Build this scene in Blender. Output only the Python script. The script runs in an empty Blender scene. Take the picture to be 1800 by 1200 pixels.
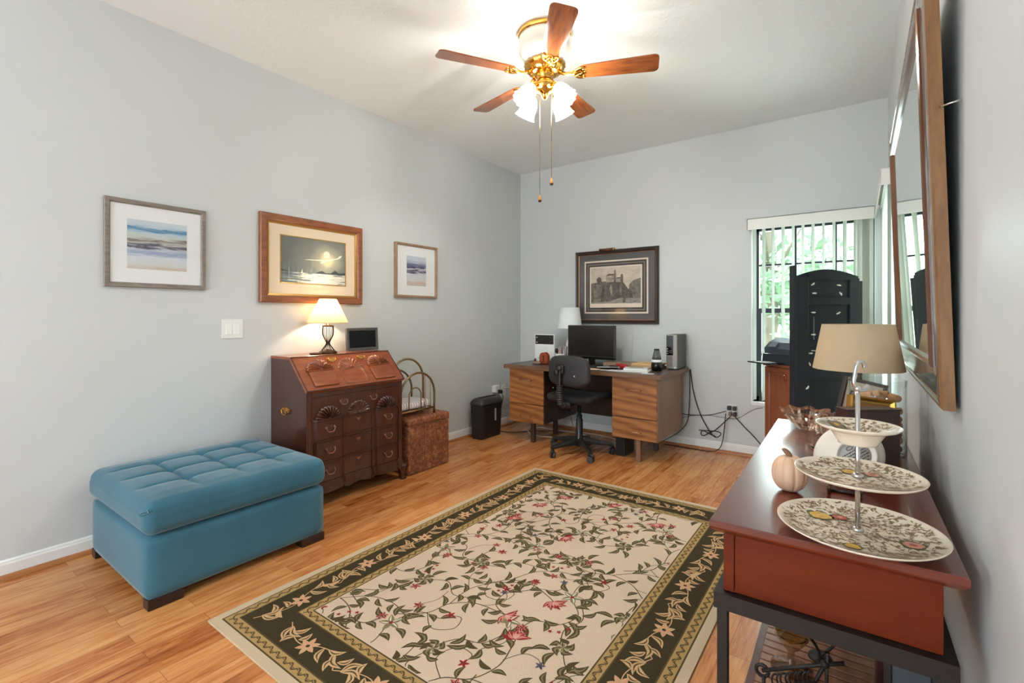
import bpy, bmesh, math, random
from mathutils import Vector, Matrix
random.seed(7)
PI = math.pi
D = bpy.data
COL = bpy.context.scene.collection
SC = bpy.context.scene

# ------------------------------------------------------------------ camera, world, light, exposure
cam = D.objects.new('camera', D.cameras.new('camera')); COL.objects.link(cam)
cam.location = (0, 0, 1.22); cam.rotation_euler = (PI/2, 0, math.radians(36))
cam.data.sensor_width = 36; cam.data.lens = 36*842.6/1800; cam.data.shift_y = -45/1800
cam.data.clip_start = .01; cam.data.clip_end = 300
SC.camera = cam
SC.view_settings.view_transform = 'Standard'; SC.view_settings.look = 'None'
SC.view_settings.exposure = 2.75; SC.view_settings.gamma = 1; SC.view_settings.use_curve_mapping = False
SC.cycles.max_bounces = 10; SC.cycles.diffuse_bounces = 5; SC.cycles.glossy_bounces = 5
SC.cycles.transmission_bounces = 10; SC.cycles.transparent_max_bounces = 24
SC.cycles.use_denoising = True; SC.cycles.sample_clamp_indirect = 6
W = D.worlds.new('world'); SC.world = W; W.use_nodes = True
wb = W.node_tree.nodes['Background']; wb.inputs[0].default_value = (.86, .94, 1, 1); wb.inputs[1].default_value = .75

XL, XR, YB, H, YR = -3.22, .17, 4.60, 2.87, -2.3

def area(name, loc, rot, sx, sy, power, color, portal=False, spread=PI):
    l = D.lights.new(name, 'AREA'); l.shape = 'RECTANGLE'; l.size = sx; l.size_y = sy
    l.energy = power; l.color = color; l.spread = spread
    o = D.objects.new(name, l); COL.objects.link(o); o.location = loc; o.rotation_euler = rot
    if portal: l.cycles.is_portal = True
    return o
# added fill lamp behind the camera; daylight through the two windows
area('rear_fill', (-1.7, -2.25, 1.35), (PI/2, 0, PI), 2.6, 2.1, 235, (.82, .94, 1))
area('back_window_daylight', (-.33, 4.80, 1.24), (-PI/2, 0, 0), .8, 1.4, 5, (.88, .95, 1))
area('side_window_daylight', (.36, 3.98, 1.24), (PI/2, 0, PI/2), .8, 1.4, 7, (.88, .95, 1))

def pt(name, loc, power, color, r, parent=None):
    l = D.lights.new(name, 'POINT'); l.energy = power; l.color = color; l.shadow_soft_size = r
    o = D.objects.new(name, l); COL.objects.link(o); o.location = loc
    if parent: o.parent = parent
    return o

# ------------------------------------------------------------------ materials
def s2l(c):
    return tuple(((v/255)/12.92 if v/255 <= .04045 else ((v/255+.055)/1.055)**2.4) for v in c) + (1,)
MAT = {}
def mat(name, rgb, rough=.5, metal=0, spec=.5, bump=None, **kw):
    """rgb in 0-255 display values"""
    if name in MAT: return MAT[name]
    m = D.materials.new(name); m.use_nodes = True; nt = m.node_tree
    b = nt.nodes['Principled BSDF']
    b.inputs['Base Color'].default_value = s2l(rgb); b.inputs['Roughness'].default_value = rough
    b.inputs['Metallic'].default_value = metal; b.inputs['Specular IOR Level'].default_value = spec
    for k, v in kw.items():
        b.inputs[k.replace('_', ' ')].default_value = v
    if bump:
        add_bump(m, *bump)
    MAT[name] = m
    return m
def N(m, t, **kw):
    n = m.node_tree.nodes.new(t)
    for k, v in kw.items():
        if hasattr(n, k): setattr(n, k, v)
        else: n.inputs[k].default_value = v
    return n
def L(m, a, b): m.node_tree.links.new(a, b)
def coords(m, kind='Object', scale=(1, 1, 1), rot=(0, 0, 0)):
    tc = N(m, 'ShaderNodeTexCoord'); mp = N(m, 'ShaderNodeMapping')
    mp.inputs['Scale'].default_value = scale; mp.inputs['Rotation'].default_value = rot
    L(m, tc.outputs[kind], mp.inputs[0]); return mp.outputs[0]
def add_bump(m, scale, strength, dist=.002, stretch=(1, 1, 1)):
    v = coords(m, 'Object', stretch); n = N(m, 'ShaderNodeTexNoise'); n.inputs['Scale'].default_value = scale
    n.inputs['Detail'].default_value = 4; L(m, v, n.inputs['Vector'])
    bp = N(m, 'ShaderNodeBump'); bp.inputs['Strength'].default_value = strength; bp.inputs['Distance'].default_value = dist
    L(m, n.outputs[0], bp.inputs['Height']); L(m, bp.outputs[0], m.node_tree.nodes['Principled BSDF'].inputs['Normal'])
def ramp(m, fac, stops, interp='LINEAR'):
    r = N(m, 'ShaderNodeValToRGB'); r.color_ramp.interpolation = interp
    els = r.color_ramp.elements
    while len(els) < len(stops): els.new(.5)
    for e, (p, c) in zip(els, stops): e.position = p; e.color = s2l(c)
    L(m, fac, r.inputs[0]); return r.outputs[0]
def math_(m, op, a, b=None, clamp=False):
    n = N(m, 'ShaderNodeMath', operation=op); n.use_clamp = clamp
    for i, x in enumerate((a, b)):
        if x is None: continue
        if isinstance(x, (int, float)): n.inputs[i].default_value = x
        else: L(m, x, n.inputs[i])
    return n.outputs[0]
def wood(name, c1, c2, rough=.35, grain=(1, 12, 12), scale=3, spec=.5, rings=0, kind='Object', dist=2.0, coat=0):
    """grain: object-space stretch; small value = direction of the grain"""
    m = mat(name, c1, rough, 0, spec)
    if coat: m.node_tree.nodes['Principled BSDF'].inputs['Coat Weight'].default_value = coat; m.node_tree.nodes['Principled BSDF'].inputs['Coat Roughness'].default_value = .08
    v = coords(m, kind, grain); n = N(m, 'ShaderNodeTexNoise'); n.inputs['Scale'].default_value = scale
    n.inputs['Detail'].default_value = 6; n.inputs['Roughness'].default_value = .6; n.inputs['Distortion'].default_value = dist*.3
    L(m, v, n.inputs['Vector'])
    f = n.outputs[0]
    if rings:
        w = N(m, 'ShaderNodeTexWave', wave_type='BANDS', bands_direction='DIAGONAL'); w.inputs['Scale'].default_value = rings
        w.inputs['Distortion'].default_value = 6; w.inputs['Detail'].default_value = 3; w.inputs['Detail Scale'].default_value = .7
        L(m, coords(m, kind, tuple(g*.45 for g in grain)), w.inputs['Vector'])
        f = math_(m, 'ADD', math_(m, 'MULTIPLY', f, .74), math_(m, 'MULTIPLY', w.outputs[1], .26))
    col = ramp(m, f, [(.3, c2), (.7, c1)])
    L(m, col, m.node_tree.nodes['Principled BSDF'].inputs['Base Color'])
    return m
def thin_glass(name, tint=(255, 255, 255), ior=1.45, gloss=1.0, rough=.0):
    if name in MAT: return MAT[name]
    m = D.materials.new(name); m.use_nodes = True; nt = m.node_tree; nt.nodes.remove(nt.nodes['Principled BSDF'])
    out = nt.nodes['Material Output']
    t = N(m, 'ShaderNodeBsdfTransparent'); t.inputs[0].default_value = s2l(tint)
    g = N(m, 'ShaderNodeBsdfGlossy'); g.inputs['Roughness'].default_value = rough
    f = N(m, 'ShaderNodeFresnel'); f.inputs[0].default_value = ior
    mx = N(m, 'ShaderNodeMixShader')
    gm = N(m, 'ShaderNodeNewGeometry')
    L(m, math_(m, 'MULTIPLY', math_(m, 'MULTIPLY', f.outputs[0], gloss), math_(m, 'SUBTRACT', 1, gm.outputs['Backfacing'])), mx.inputs[0]); L(m, t.outputs[0], mx.inputs[1]); L(m, g.outputs[0], mx.inputs[2])
    L(m, mx.outputs[0], out.inputs[0]); MAT[name] = m; return m
def crystal(name, tint=(255, 250, 245), mixt=.45):
    m = D.materials.new(name); m.use_nodes = True; nt = m.node_tree; nt.nodes.remove(nt.nodes['Principled BSDF'])
    t = N(m, 'ShaderNodeBsdfTransparent'); t.inputs[0].default_value = s2l(tint)
    g = N(m, 'ShaderNodeBsdfGlass'); g.inputs['IOR'].default_value = 1.5; g.inputs['Roughness'].default_value = .02; g.inputs[0].default_value = s2l(tint)
    mx = N(m, 'ShaderNodeMixShader'); mx.inputs[0].default_value = 1-mixt
    L(m, t.outputs[0], mx.inputs[1]); L(m, g.outputs[0], mx.inputs[2]); L(m, mx.outputs[0], nt.nodes['Material Output'].inputs[0])
    return m
def glow_shade(name, rgb, transl=.75, emit=0, ecol=(255, 240, 210)):
    """thin lamp-shade cloth or frosted glass: diffuse + translucent, lit from inside"""
    m = D.materials.new(name); m.use_nodes = True; nt = m.node_tree; nt.nodes.remove(nt.nodes['Principled BSDF'])
    d = N(m, 'ShaderNodeBsdfDiffuse'); d.inputs[0].default_value = s2l(rgb)
    t = N(m, 'ShaderNodeBsdfTranslucent'); t.inputs[0].default_value = s2l(rgb)
    mx = N(m, 'ShaderNodeMixShader'); mx.inputs[0].default_value = transl
    L(m, d.outputs[0], mx.inputs[1]); L(m, t.outputs[0], mx.inputs[2])
    o = mx.outputs[0]
    if emit:
        e = N(m, 'ShaderNodeEmission'); e.inputs[0].default_value = s2l(ecol); e.inputs[1].default_value = emit
        a = N(m, 'ShaderNodeAddShader'); L(m, o, a.inputs[0]); L(m, e.outputs[0], a.inputs[1]); o = a.outputs[0]
    L(m, o, nt.nodes['Material Output'].inputs[0]); return m
def bulb_glass(name, rgb, strength):
    m = D.materials.new(name); m.use_nodes = True; nt = m.node_tree; nt.nodes.remove(nt.nodes['Principled BSDF'])
    e = N(m, 'ShaderNodeEmission'); e.inputs[0].default_value = s2l(rgb); e.inputs[1].default_value = strength
    t = N(m, 'ShaderNodeBsdfTransparent'); a = N(m, 'ShaderNodeAddShader')
    L(m, e.outputs[0], a.inputs[0]); L(m, t.outputs[0], a.inputs[1]); L(m, a.outputs[0], nt.nodes['Material Output'].inputs[0]); return m
def emission(name, rgb, strength):
    m = D.materials.new(name); m.use_nodes = True; nt = m.node_tree; nt.nodes.remove(nt.nodes['Principled BSDF'])
    e = N(m, 'ShaderNodeEmission'); e.inputs[0].default_value = s2l(rgb); e.inputs[1].default_value = strength
    L(m, e.outputs[0], nt.nodes['Material Output'].inputs[0]); return m

# ------------------------------------------------------------------ mesh builder
class MB:
    def __init__(s): s.b = bmesh.new(); s.mi = 0
    def _tag(s, faces, smooth=False):
        for f in faces: f.material_index = s.mi; f.smooth = smooth
    def face(s, pts, smooth=False):
        f = s.b.faces.new([s.b.verts.new(p) for p in pts]); s._tag([f], smooth); return f
    def box(s, x0, x1, y0, y1, z0, z1, M=None, bevel=0):
        r = bmesh.ops.create_cube(s.b, size=1)
        S = Matrix.Translation(((x0+x1)/2, (y0+y1)/2, (z0+z1)/2)) @ Matrix.Diagonal((abs(x1-x0), abs(y1-y0), abs(z1-z0), 1))
        if M is not None: S = M @ S
        bmesh.ops.transform(s.b, matrix=S, verts=r['verts'])
        fs = list({f for v in r['verts'] for f in v.link_faces}); s._tag(fs)
        if bevel:
            es = list({e for v in r['verts'] for e in v.link_edges})
            q = bmesh.ops.bevel(s.b, geom=es, offset=bevel, segments=2, profile=.5, affect='EDGES')
            s._tag(q['faces'])
        return s
    def loft(s, rings, close=True, caps=True, smooth=True, closed_v=False):
        """rings: list of lists of points, same length"""
        R = [[s.b.verts.new(p) for p in r] for r in rings]
        n = len(R[0]); fs = []
        seq = list(range(len(R)-1)) + ([-1] if closed_v else [])
        for i in seq:
            a, b = R[i], R[i+1]
            for j in range(n if close else n-1):
                k = (j+1) % n
                try: fs.append(s.b.faces.new((a[j], a[k], b[k], b[j])))
                except ValueError: pass
        s._tag(fs, smooth)
        if caps and not closed_v:
            for r in (R[0], R[-1]):
                try: s._tag([s.b.faces.new(r)])
                except ValueError: pass
        return s
    def lathe(s, prof, c=(0, 0, 0), n=32, M=None, smooth=True, caps=True, mod=None, sx=1, sy=1):
        rings = []
        for r, z in prof:
            ring = []
            for k in range(n):
                a = 2*PI*k/n; rr = r*(mod(a, z) if mod else 1)
                p = Vector((rr*math.cos(a)*sx, rr*math.sin(a)*sy, z))
                ring.append(M @ p if M is not None else p + Vector(c))
            rings.append(ring)
        return s.loft(rings, True, caps, smooth)
    def tube(s, pts, r, n=8, smooth_path=0, closed=False, rr=None):
        P = [Vector(p) for p in pts]
        if smooth_path and len(P) > 2:
            Q = []
            m = len(P)
            rng = range(m if closed else m-1)
            for i in rng:
                p0 = P[(i-1) % m] if (closed or i > 0) else P[0]; p1 = P[i]; p2 = P[(i+1) % m]
                p3 = P[(i+2) % m] if (closed or i+2 < m) else P[-1]
                for k in range(smooth_path):
                    t = k/smooth_path
                    Q.append(.5*((2*p1)+(p2-p0)*t+(2*p0-5*p1+4*p2-p3)*t*t+(3*p1-p0-3*p2+p3)*t**3))
            if not closed: Q.append(P[-1])
            P = Q
        rings = []; up = Vector((0, 0, 1)); prev = None
        for i, p in enumerate(P):
            if closed: t = P[(i+1) % len(P)]-P[i-1]
            else: t = P[min(i+1, len(P)-1)]-P[max(i-1, 0)]
            t.normalize()
            if prev is None:
                a = up if abs(t.dot(up)) < .9 else Vector((1, 0, 0)); u = t.cross(a).normalized()
            else: u = (prev-t*prev.dot(t)); u = u.normalized() if u.length > 1e-6 else t.orthogonal().normalized()
            prev = u; v = t.cross(u); q = rr[i] if rr else r
            rings.append([p+u*q*math.cos(2*PI*k/n)+v*q*math.sin(2*PI*k/n) for k in range(n)])
        return s.loft(rings, True, True, True, closed_v=closed)
    def cyl(s, p0, p1, r, r2=None, n=20):
        r2 = r if r2 is None else r2
        return s.tube([p0, p1], r, n, rr=[r, r2])
    def sphere(s, c, r, seg=16, M=None):
        q = bmesh.ops.create_uvsphere(s.b, u_segments=seg, v_segments=max(6, seg//2), radius=1)
        rr = r if isinstance(r, (tuple, list)) else (r, r, r)
        T = Matrix.Translation(c) @ (M if M is not None else Matrix()) @ Matrix.Diagonal((*rr, 1))
        bmesh.ops.transform(s.b, matrix=T, verts=q['verts'])
        s._tag(list({f for v in q['verts'] for f in v.link_faces}), True); return s
    def prism(s, poly, h0, h1, ax='z', M=None, smooth=False):
        """poly 2D; ax z: (x,y)+z ; ax x: (y,z)+x ; ax y: (x,z)+y"""
        f = {'z': lambda p, h: (p[0], p[1], h), 'x': lambda p, h: (h, p[0], p[1]), 'y': lambda p, h: (p[0], h, p[1])}[ax]
        A = [Vector(f(p, h0)) for p in poly]; B = [Vector(f(p, h1)) for p in poly]
        if M is not None: A = [M @ p for p in A]; B = [M @ p for p in B]
        return s.loft([A, B], True, True, smooth)
    def frame(s, w, h, prof, M):
        """mitred frame swept round a w x h rectangle centred at origin in M's xy plane; prof = (inset, height) pairs"""
        rings = []
        for sx, sy in ((-1, -1), (1, -1), (1, 1), (-1, 1)):
            rings.append([M @ Vector((sx*(w/2-i), sy*(h/2-i), z)) for i, z in prof])
        return s.loft(rings, True, False, False, closed_v=True)
    def build(s, name, mats, parent=None, world=True, smooth_angle=None, loc=None):
        bmesh.ops.remove_doubles(s.b, verts=s.b.verts, dist=1e-6) if getattr(s, 'weld', False) else None
        bmesh.ops.recalc_face_normals(s.b, faces=s.b.faces)
        me = D.meshes.new(name)
        if parent is not None and world:
            # vertices given in world axes: bring them into the parent's frame
            root = parent; T = Matrix()
            while root is not None:
                T = Matrix.LocRotScale(root.location, root.rotation_euler, root.scale) @ T; root = root.parent
            bmesh.ops.transform(s.b, matrix=T.inverted(), verts=s.b.verts)
        if parent is None and loc is not None:
            bmesh.ops.translate(s.b, vec=-Vector(loc), verts=s.b.verts)
        s.b.to_mesh(me); s.b.free()
        for m in (mats if isinstance(mats, (list, tuple)) else [mats]): me.materials.append(m)
        o = D.objects.new(name, me); COL.objects.link(o)
        if parent is not None: o.parent = parent
        if parent is None and loc is not None: o.location = loc
        return o

def thing(name, label, cat, loc, rotz=0, group=None):
    o = D.objects.new(name, None); COL.objects.link(o); o.location = loc; o.rotation_euler = (0, 0, rotz)
    o.empty_display_size = .05
    return tag(o, label, cat, group)
def tag(o, label, cat, group=None):
    o['label'] = label; o['category'] = cat
    if group: o['group'] = group
    return o
def struct(o): o['kind'] = 'structure'; return o

def rbox(mb, c, size, r, n=(12, 12, 6), disp=None, M=None):
    """rounded box with dense grid, disp(p)->p on the final points"""
    hx, hy, hz = [v/2 for v in size]; C = Vector(c)
    def rnd(p):
        q = Vector((max(-hx+r, min(hx-r, p.x)), max(-hy+r, min(hy-r, p.y)), max(-hz+r, min(hz-r, p.z))))
        d = p-q
        if d.length > 1e-9: d = d.normalized()*r
        out = q+d
        if disp: out = disp(out)
        out = out+C
        return M @ out if M is not None else out
    def lin(h, k): return [-h+2*h*i/k for i in range(k+1)]
    cache = {}
    def V(x, y, z):
        key = (round(x, 6), round(y, 6), round(z, 6))
        if key not in cache: cache[key] = mb.b.verts.new(rnd(Vector((x, y, z))))
        return cache[key]
    X, Y, Z = lin(hx, n[0]), lin(hy, n[1]), lin(hz, n[2]); fs = []
    def q(a, b, c_, d): 
        try: fs.append(mb.b.faces.new((V(*a), V(*b), V(*c_), V(*d))))
        except ValueError: pass
    for sz in (-hz, hz):
        for i in range(n[0]):
            for j in range(n[1]): q((X[i], Y[j], sz), (X[i+1], Y[j], sz), (X[i+1], Y[j+1], sz), (X[i], Y[j+1], sz))
    for sy in (-hy, hy):
        for i in range(n[0]):
            for j in range(n[2]): q((X[i], sy, Z[j]), (X[i+1], sy, Z[j]), (X[i+1], sy, Z[j+1]), (X[i], sy, Z[j+1]))
    for sx in (-hx, hx):
        for i in range(n[1]):
            for j in range(n[2]): q((sx, Y[i], Z[j]), (sx, Y[i+1], Z[j]), (sx, Y[i+1], Z[j+1]), (sx, Y[i], Z[j+1]))
    mb._tag(fs, True); return mb

def panel(mb, M, x0, x1, y0, y1, z):
    mb.face([M @ Vector(p) for p in ((x0, y0, z), (x1, y0, z), (x1, y1, z), (x0, y1, z))])

# frames of reference: x right, y up, z out of the wall (towards the room)
def on_left(y, z, off=0): return Matrix.Translation((XL+off, y, z)) @ Matrix(((0, 0, 1, 0), (1, 0, 0, 0), (0, 1, 0, 0), (0, 0, 0, 1)))
def on_back(x, z, off=0): return Matrix.Translation((x, YB-off, z)) @ Matrix(((1, 0, 0, 0), (0, 0, -1, 0), (0, 1, 0, 0), (0, 0, 0, 1)))

# ------------------------------------------------------------------ shared materials
m_wall = mat('wall_paint', (204, 208, 208), .42, spec=.35, bump=(90, .06, .001))
m_ceil = mat('ceiling_paint', (236, 240, 240), .85, spec=.2)
def _ceil():
    m = m_ceil; v = coords(m, 'Object', (1, 1, 1)); n = N(m, 'ShaderNodeTexNoise'); n.inputs['Scale'].default_value = 22; n.inputs['Detail'].default_value = 6
    n.inputs['Distortion'].default_value = 1.2
    L(m, v, n.inputs['Vector']); r = N(m, 'ShaderNodeValToRGB'); r.color_ramp.elements[0].position = .5; r.color_ramp.elements[1].position = .62
    L(m, n.outputs[0], r.inputs[0]); bp = N(m, 'ShaderNodeBump'); bp.inputs['Strength'].default_value = .22; bp.inputs['Distance'].default_value = .004
    L(m, r.outputs[0], bp.inputs['Height']); L(m, bp.outputs[0], m.node_tree.nodes['Principled BSDF'].inputs['Normal'])
_ceil()
m_white = mat('white_trim', (232, 233, 230), .4)
def _floor():
    m = mat('laminate', (190, 130, 80), .27, spec=.5); b = m.node_tree.nodes['Principled BSDF']
    # planks run along world Y: brick rows = X
    v = coords(m, 'Object', (1, 1, 1), (0, 0, PI/2))
    br = N(m, 'ShaderNodeTexBrick'); br.offset = .37; br.offset_frequency = 2; br.squash = 1
    br.inputs['Scale'].default_value = 1; br.inputs['Brick Width'].default_value = .62; br.inputs['Row Height'].default_value = .078
    br.inputs['Mortar Size'].default_value = .0007; br.inputs['Mortar Smooth'].default_value = .3; br.inputs['Bias'].default_value = 0
    br.inputs['Color1'].default_value = (0, 0, 0, 1); br.inputs['Color2'].default_value = (1, 1, 1, 1); br.inputs['Mortar'].default_value = (.5, .5, .5, 1)
    L(m, v, br.inputs['Vector'])
    ng = N(m, 'ShaderNodeTexNoise'); ng.inputs['Scale'].default_value = 3.2; ng.inputs['Detail'].default_value = 7; ng.inputs['Distortion'].default_value = 1.0; ng.inputs['Roughness'].default_value = .62
    # shift the grain from plank to plank
    sh = N(m, 'ShaderNodeVectorMath', operation='MULTIPLY_ADD'); sh.inputs[1].default_value = (7.3, 3.1, 0)
    L(m, br.outputs['Color'], sh.inputs[0]); L(m, coords(m, 'Object', (9, 1.1, 1)), sh.inputs[2]); L(m, sh.outputs[0], ng.inputs['Vector'])
    n2 = N(m, 'ShaderNodeTexNoise'); n2.inputs['Scale'].default_value = 11; n2.inputs['Detail'].default_value = 8
    sh2 = N(m, 'ShaderNodeVectorMath', operation='MULTIPLY_ADD'); sh2.inputs[1].default_value = (5, 5, 0)
    L(m, br.outputs['Color'], sh2.inputs[0]); L(m, coords(m, 'Object', (12, .7, 1)), sh2.inputs[2]); L(m, sh2.outputs[0], n2.inputs['Vector'])
    f = math_(m, 'ADD', math_(m, 'MULTIPLY', ng.outputs[0], .62), math_(m, 'MULTIPLY', n2.outputs[0], .25))
    f = math_(m, 'ADD', f, math_(m, 'MULTIPLY', br.outputs['Color'], .17))
    c = ramp(m, f, [(.30, (122, 60, 22)), (.42, (176, 102, 48)), (.56, (206, 138, 80)), (.72, (220, 164, 106))])
    mx = N(m, 'ShaderNodeMix', data_type='RGBA'); mx.inputs['B'].default_value = s2l((105, 62, 34))
    L(m, br.outputs['Fac'], mx.inputs['Factor']); L(m, c, mx.inputs['A']); L(m, mx.outputs['Result'], b.inputs['Base Color'])
    return m
m_floor = _floor()
m_trimwood = wood('trim_wood', (188, 124, 72), (150, 92, 48), .35, (12, 1, 12), 4)
m_black = mat('black_plastic', (26, 26, 27), .42)
m_blackg = mat('black_gloss', (12, 12, 13), .12)
m_brass = mat('bright_brass', (222, 172, 84), .16, 1)
m_dbrass = mat('aged_brass', (96, 66, 44), .35, .8)
m_dgold = mat('antique_brass_tube', (150, 122, 84), .28, 1)
m_chrome = mat('chrome', (205, 205, 205), .12, 1)
m_iron = mat('dark_iron', (32, 24, 20), .55, .2, bump=(200, .3, .001))
m_cord = mat('black_cord', (20, 20, 20), .5)
m_wcord = mat('white_cord', (225, 215, 200), .5)
m_paper = mat('paper', (222, 224, 224), .7)
m_pglass = thin_glass('picture_glass', gloss=.9)

# ------------------------------------------------------------------ the room
struct(MB().box(XL-.5, XR+.5, YR-.3, YB+.12, -.12, 0).build('floor', m_floor))
struct(MB().box(XL-.12, XR+.14, YR-.12, YB+.12, H, H+.1).build('ceiling', m_ceil))
struct(MB().box(XL-.12, XL, YR-.12, YB+.12, 0, H).build('wall_left', m_wall))
# back wall with window opening
WX0, WX1, WZ0, WZ1 = -.77, .095, .47, 2.0
mb = MB(); mb.box(XL, WX0, YB, YB+.12, 0, H); mb.box(WX1, XR, YB, YB+.12, 0, H); mb.box(WX0, WX1, YB, YB+.12, 0, WZ0); mb.box(WX0, WX1, YB, YB+.12, WZ1, H)
struct(mb.build('wall_back', m_wall))
SY0, SY1 = 3.5, 4.44
mb = MB(); mb.box(XR, XR+.14, YR-.12, SY0, 0, H); mb.box(XR, XR+.14, SY1, YB+.12, 0, H); mb.box(XR, XR+.14, SY0, SY1, 0, WZ0); mb.box(XR, XR+.14, SY0, SY1, WZ1, H)
struct(mb.build('wall_right', m_wall))
# rear wall behind the camera with a wide opening added for the fill light
mb = MB(); mb.box(XL, -3.0, YR-.12, YR, 0, H); mb.box(-.4, XR, YR-.12, YR, 0, H); mb.box(-3.0, -.4, YR-.12, YR, 2.4, H)
struct(mb.build('wall_rear', m_wall))

def baseboard(name, p0, p1, inward):
    """p0,p1 ends on the wall line; inward = unit vector into the room"""
    prof = [(0, .0), (.013, .0), (.013, .066), (.010, .074), (.010, .079), (.005, .086), (0, .086)]
    u = Vector(inward); mb = MB()
    mb.loft([[Vector(p)+u*a+Vector((0, 0, b)) for a, b in prof] for p in (p0, p1)], True, True, False)
    return struct(mb.build(name, m_white))
baseboard('baseboard_left', (XL, YR, 0), (XL, YB, 0), (1, 0, 0))
baseboard('baseboard_back', (XL, YB, 0), (XR, YB, 0), (0, -1, 0))
baseboard('baseboard_right', (XR, YR, 0), (XR, YB, 0), (-1, 0, 0))
def quarter(name, p0, p1, inward):
    u = Vector(inward); mb = MB(); prof = [(.013, 0), (.034, 0)]+[(.013+.021*math.cos(a*PI/10), .021*math.sin(a*PI/10)) for a in range(1, 6)]
    mb.loft([[Vector(p)+u*a+Vector((0, 0, b)) for a, b in prof] for p in (p0, p1)], True, True, False)
    return struct(mb.build(name, m_trimwood))
quarter('trim_1', (XL, YR, 0), (XL, YB-.013, 0), (1, 0, 0))
quarter('trim_2', (XL+.035, YB, 0), (XR-.035, YB, 0), (0, -1, 0))
quarter('trim_3', (XR, YR, 0), (XR, YB-.013, 0), (-1, 0, 0))

# ------------------------------------------------------------------ windows
m_bronze = mat('window_bronze', (24, 30, 34), .35, .4)
m_wglass = thin_glass('window_glass', (246, 252, 250), 1.45, .6)
def window(name, horizontal, a0, a1, verts_at, reveal):
    """horizontal True: in the back wall (a = x); False: right wall (a = y)"""
    def B(mb, p0, p1, d0, d1, z0, z1):
        if horizontal: mb.box(p0, p1, YB+d0, YB+d1, z0, z1)
        else: mb.box(XR+d0, XR+d1, p0, p1, z0, z1)
    root = struct(D.objects.new(name, None)); COL.objects.link(root)
    root.location = ((a0+a1)/2, YB+.06, WZ0) if horizontal else (XR+.06, (a0+a1)/2, WZ0)
    mb = MB()
    f = .045
    B(mb, a0+.01, a0+.01+f, .055, .105, WZ0, WZ1); B(mb, a1-.01-f, a1-.01, .055, .105, WZ0, WZ1)
    B(mb, a0+.01, a1-.01, .055, .105, WZ0, WZ0+.05); B(mb, a0+.01, a1-.01, .055, .105, WZ1-.045, WZ1)
    mb.build('window_frame', m_bronze, root)
    mb = MB(); B(mb, a0+.05, a1-.05, .05, .09, 1.245, 1.285); B(mb, a0+.053, a0+.075, .05, .085, WZ0+.05, 1.245); B(mb, a1-.075, a1-.053, .05, .085, WZ0+.05, 1.245)
    mb.build('sash', m_bronze, root)
    mb = MB()
    for v in verts_at: B(mb, v-.008, v+.008, .072, .088, WZ0+.05, WZ1-.045)
    for z in (1.66, .885): B(mb, a0+.055, a1-.055, .073, .087, z-.008, z+.008)
    mb.build('muntin', m_bronze, root)
    mb = MB(); B(mb, a0+.05, a1-.05, .078, .082, WZ0+.05, WZ1-.045); mb.build('pane', m_wglass, root)
    mb = MB(); B(mb, a0+.002, a1-.002, -.004, .055, WZ0-.022, WZ0+.004); mb.build('window_sill', m_white, root)
    mb = MB(); B(mb, a0, a0+.008, .0, .055, WZ0+.004, WZ1); B(mb, a1-.008, a1, .0, .055, WZ0+.004, WZ1); B(mb, a0, a1, .0, .055, WZ1-.008, WZ1)
    mb.build('window_reveal', m_white, root)
    return root
window('window_1', True, WX0, WX1, (-.44, -.16), None)
window('window_2', False, SY0, SY1, (3.81, 4.13), None)
# frame of the added rear opening, out of view
mb = MB()
for x in (-3.0, -1.725, -.44): mb.box(x, x+.04, YR-.09, YR-.04, 0, 2.4)
mb.box(-3, -.4, YR-.09, YR-.04, 2.36, 2.4); mb.box(-3, -.4, YR-.09, YR-.04, 0, .04)
struct(mb.build('rear_fill_frame', m_bronze))

# vertical blinds
m_slat = glow_shade('blind_vinyl', (202, 204, 196), .52)
m_valance = mat('valance_vinyl', (228, 229, 223), .4)
def slat(mb, c, ang, top, bot, w=.076):
    n = 6; prof = []
    for k in range(n+1):
        t = -w/2+w*k/n; prof.append((t, .004*(1-(2*t/w)**2)))
    prof2 = [(t, d-.0012) for t, d in reversed(prof)]
    ca, sa = math.cos(ang), math.sin(ang)
    poly = [(c[0]+t*ca-d*sa, c[1]+t*sa+d*ca) for t, d in prof+prof2]
    mb.prism(poly, bot, top, 'z', smooth=False)
bl = thing('vertical_blind', 'white vertical blind hung across the back window, left slats open', 'window blind', (-.34, YB-.05, 2.05))
mb = MB(); mb.box(-.788, .085, YB-.085, YB-.081, 1.955, 2.049); mb.box(-.788, -.784, YB-.085, YB-.001, 1.955, 2.049); mb.box(-.788, .085, YB-.085, YB-.001, 2.045, 2.049)
mb.build('valance', m_valance, bl)
MB().box(-.77, .08, YB-.06, YB-.03, 2.0, 2.04).build('head_rail', m_white, bl)
for i, x in enumerate((-.735, -.665, -.595, -.521, -.448, -.379, -.309, -.239, -.169, -.098, -.029)):
    mb = MB(); slat(mb, (x, YB-.0405), math.radians(80+random.uniform(-3, 3)) if i < 9 else math.radians(72), 2.0, .50); mb.build('slat', m_slat, bl)
for x, a in ((.018, 12), (.05, 8)):
    mb = MB(); slat(mb, (x, YB-.045), math.radians(a), 2.0, .50); mb.build('slat', m_slat, bl)
MB().tube([(.083, YB-.095, 1.95), (.083, YB-.095, .9)], .0025, 6).build('control_cord', m_black, bl)
bl = thing('vertical_blind', 'white vertical blind on the right wall beyond the big mirror', 'window blind', (XR-.04, 3.9, 2.05))
mb = MB(); mb.box(.09, .094, 3.4, 4.50, 1.955, 2.049); mb.box(.09, XR-.001, 3.4, 3.404, 1.955, 2.049); mb.box(.09, XR-.001, 3.4, 4.5, 2.045, 2.049)
mb.build('valance', m_valance, bl)
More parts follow.
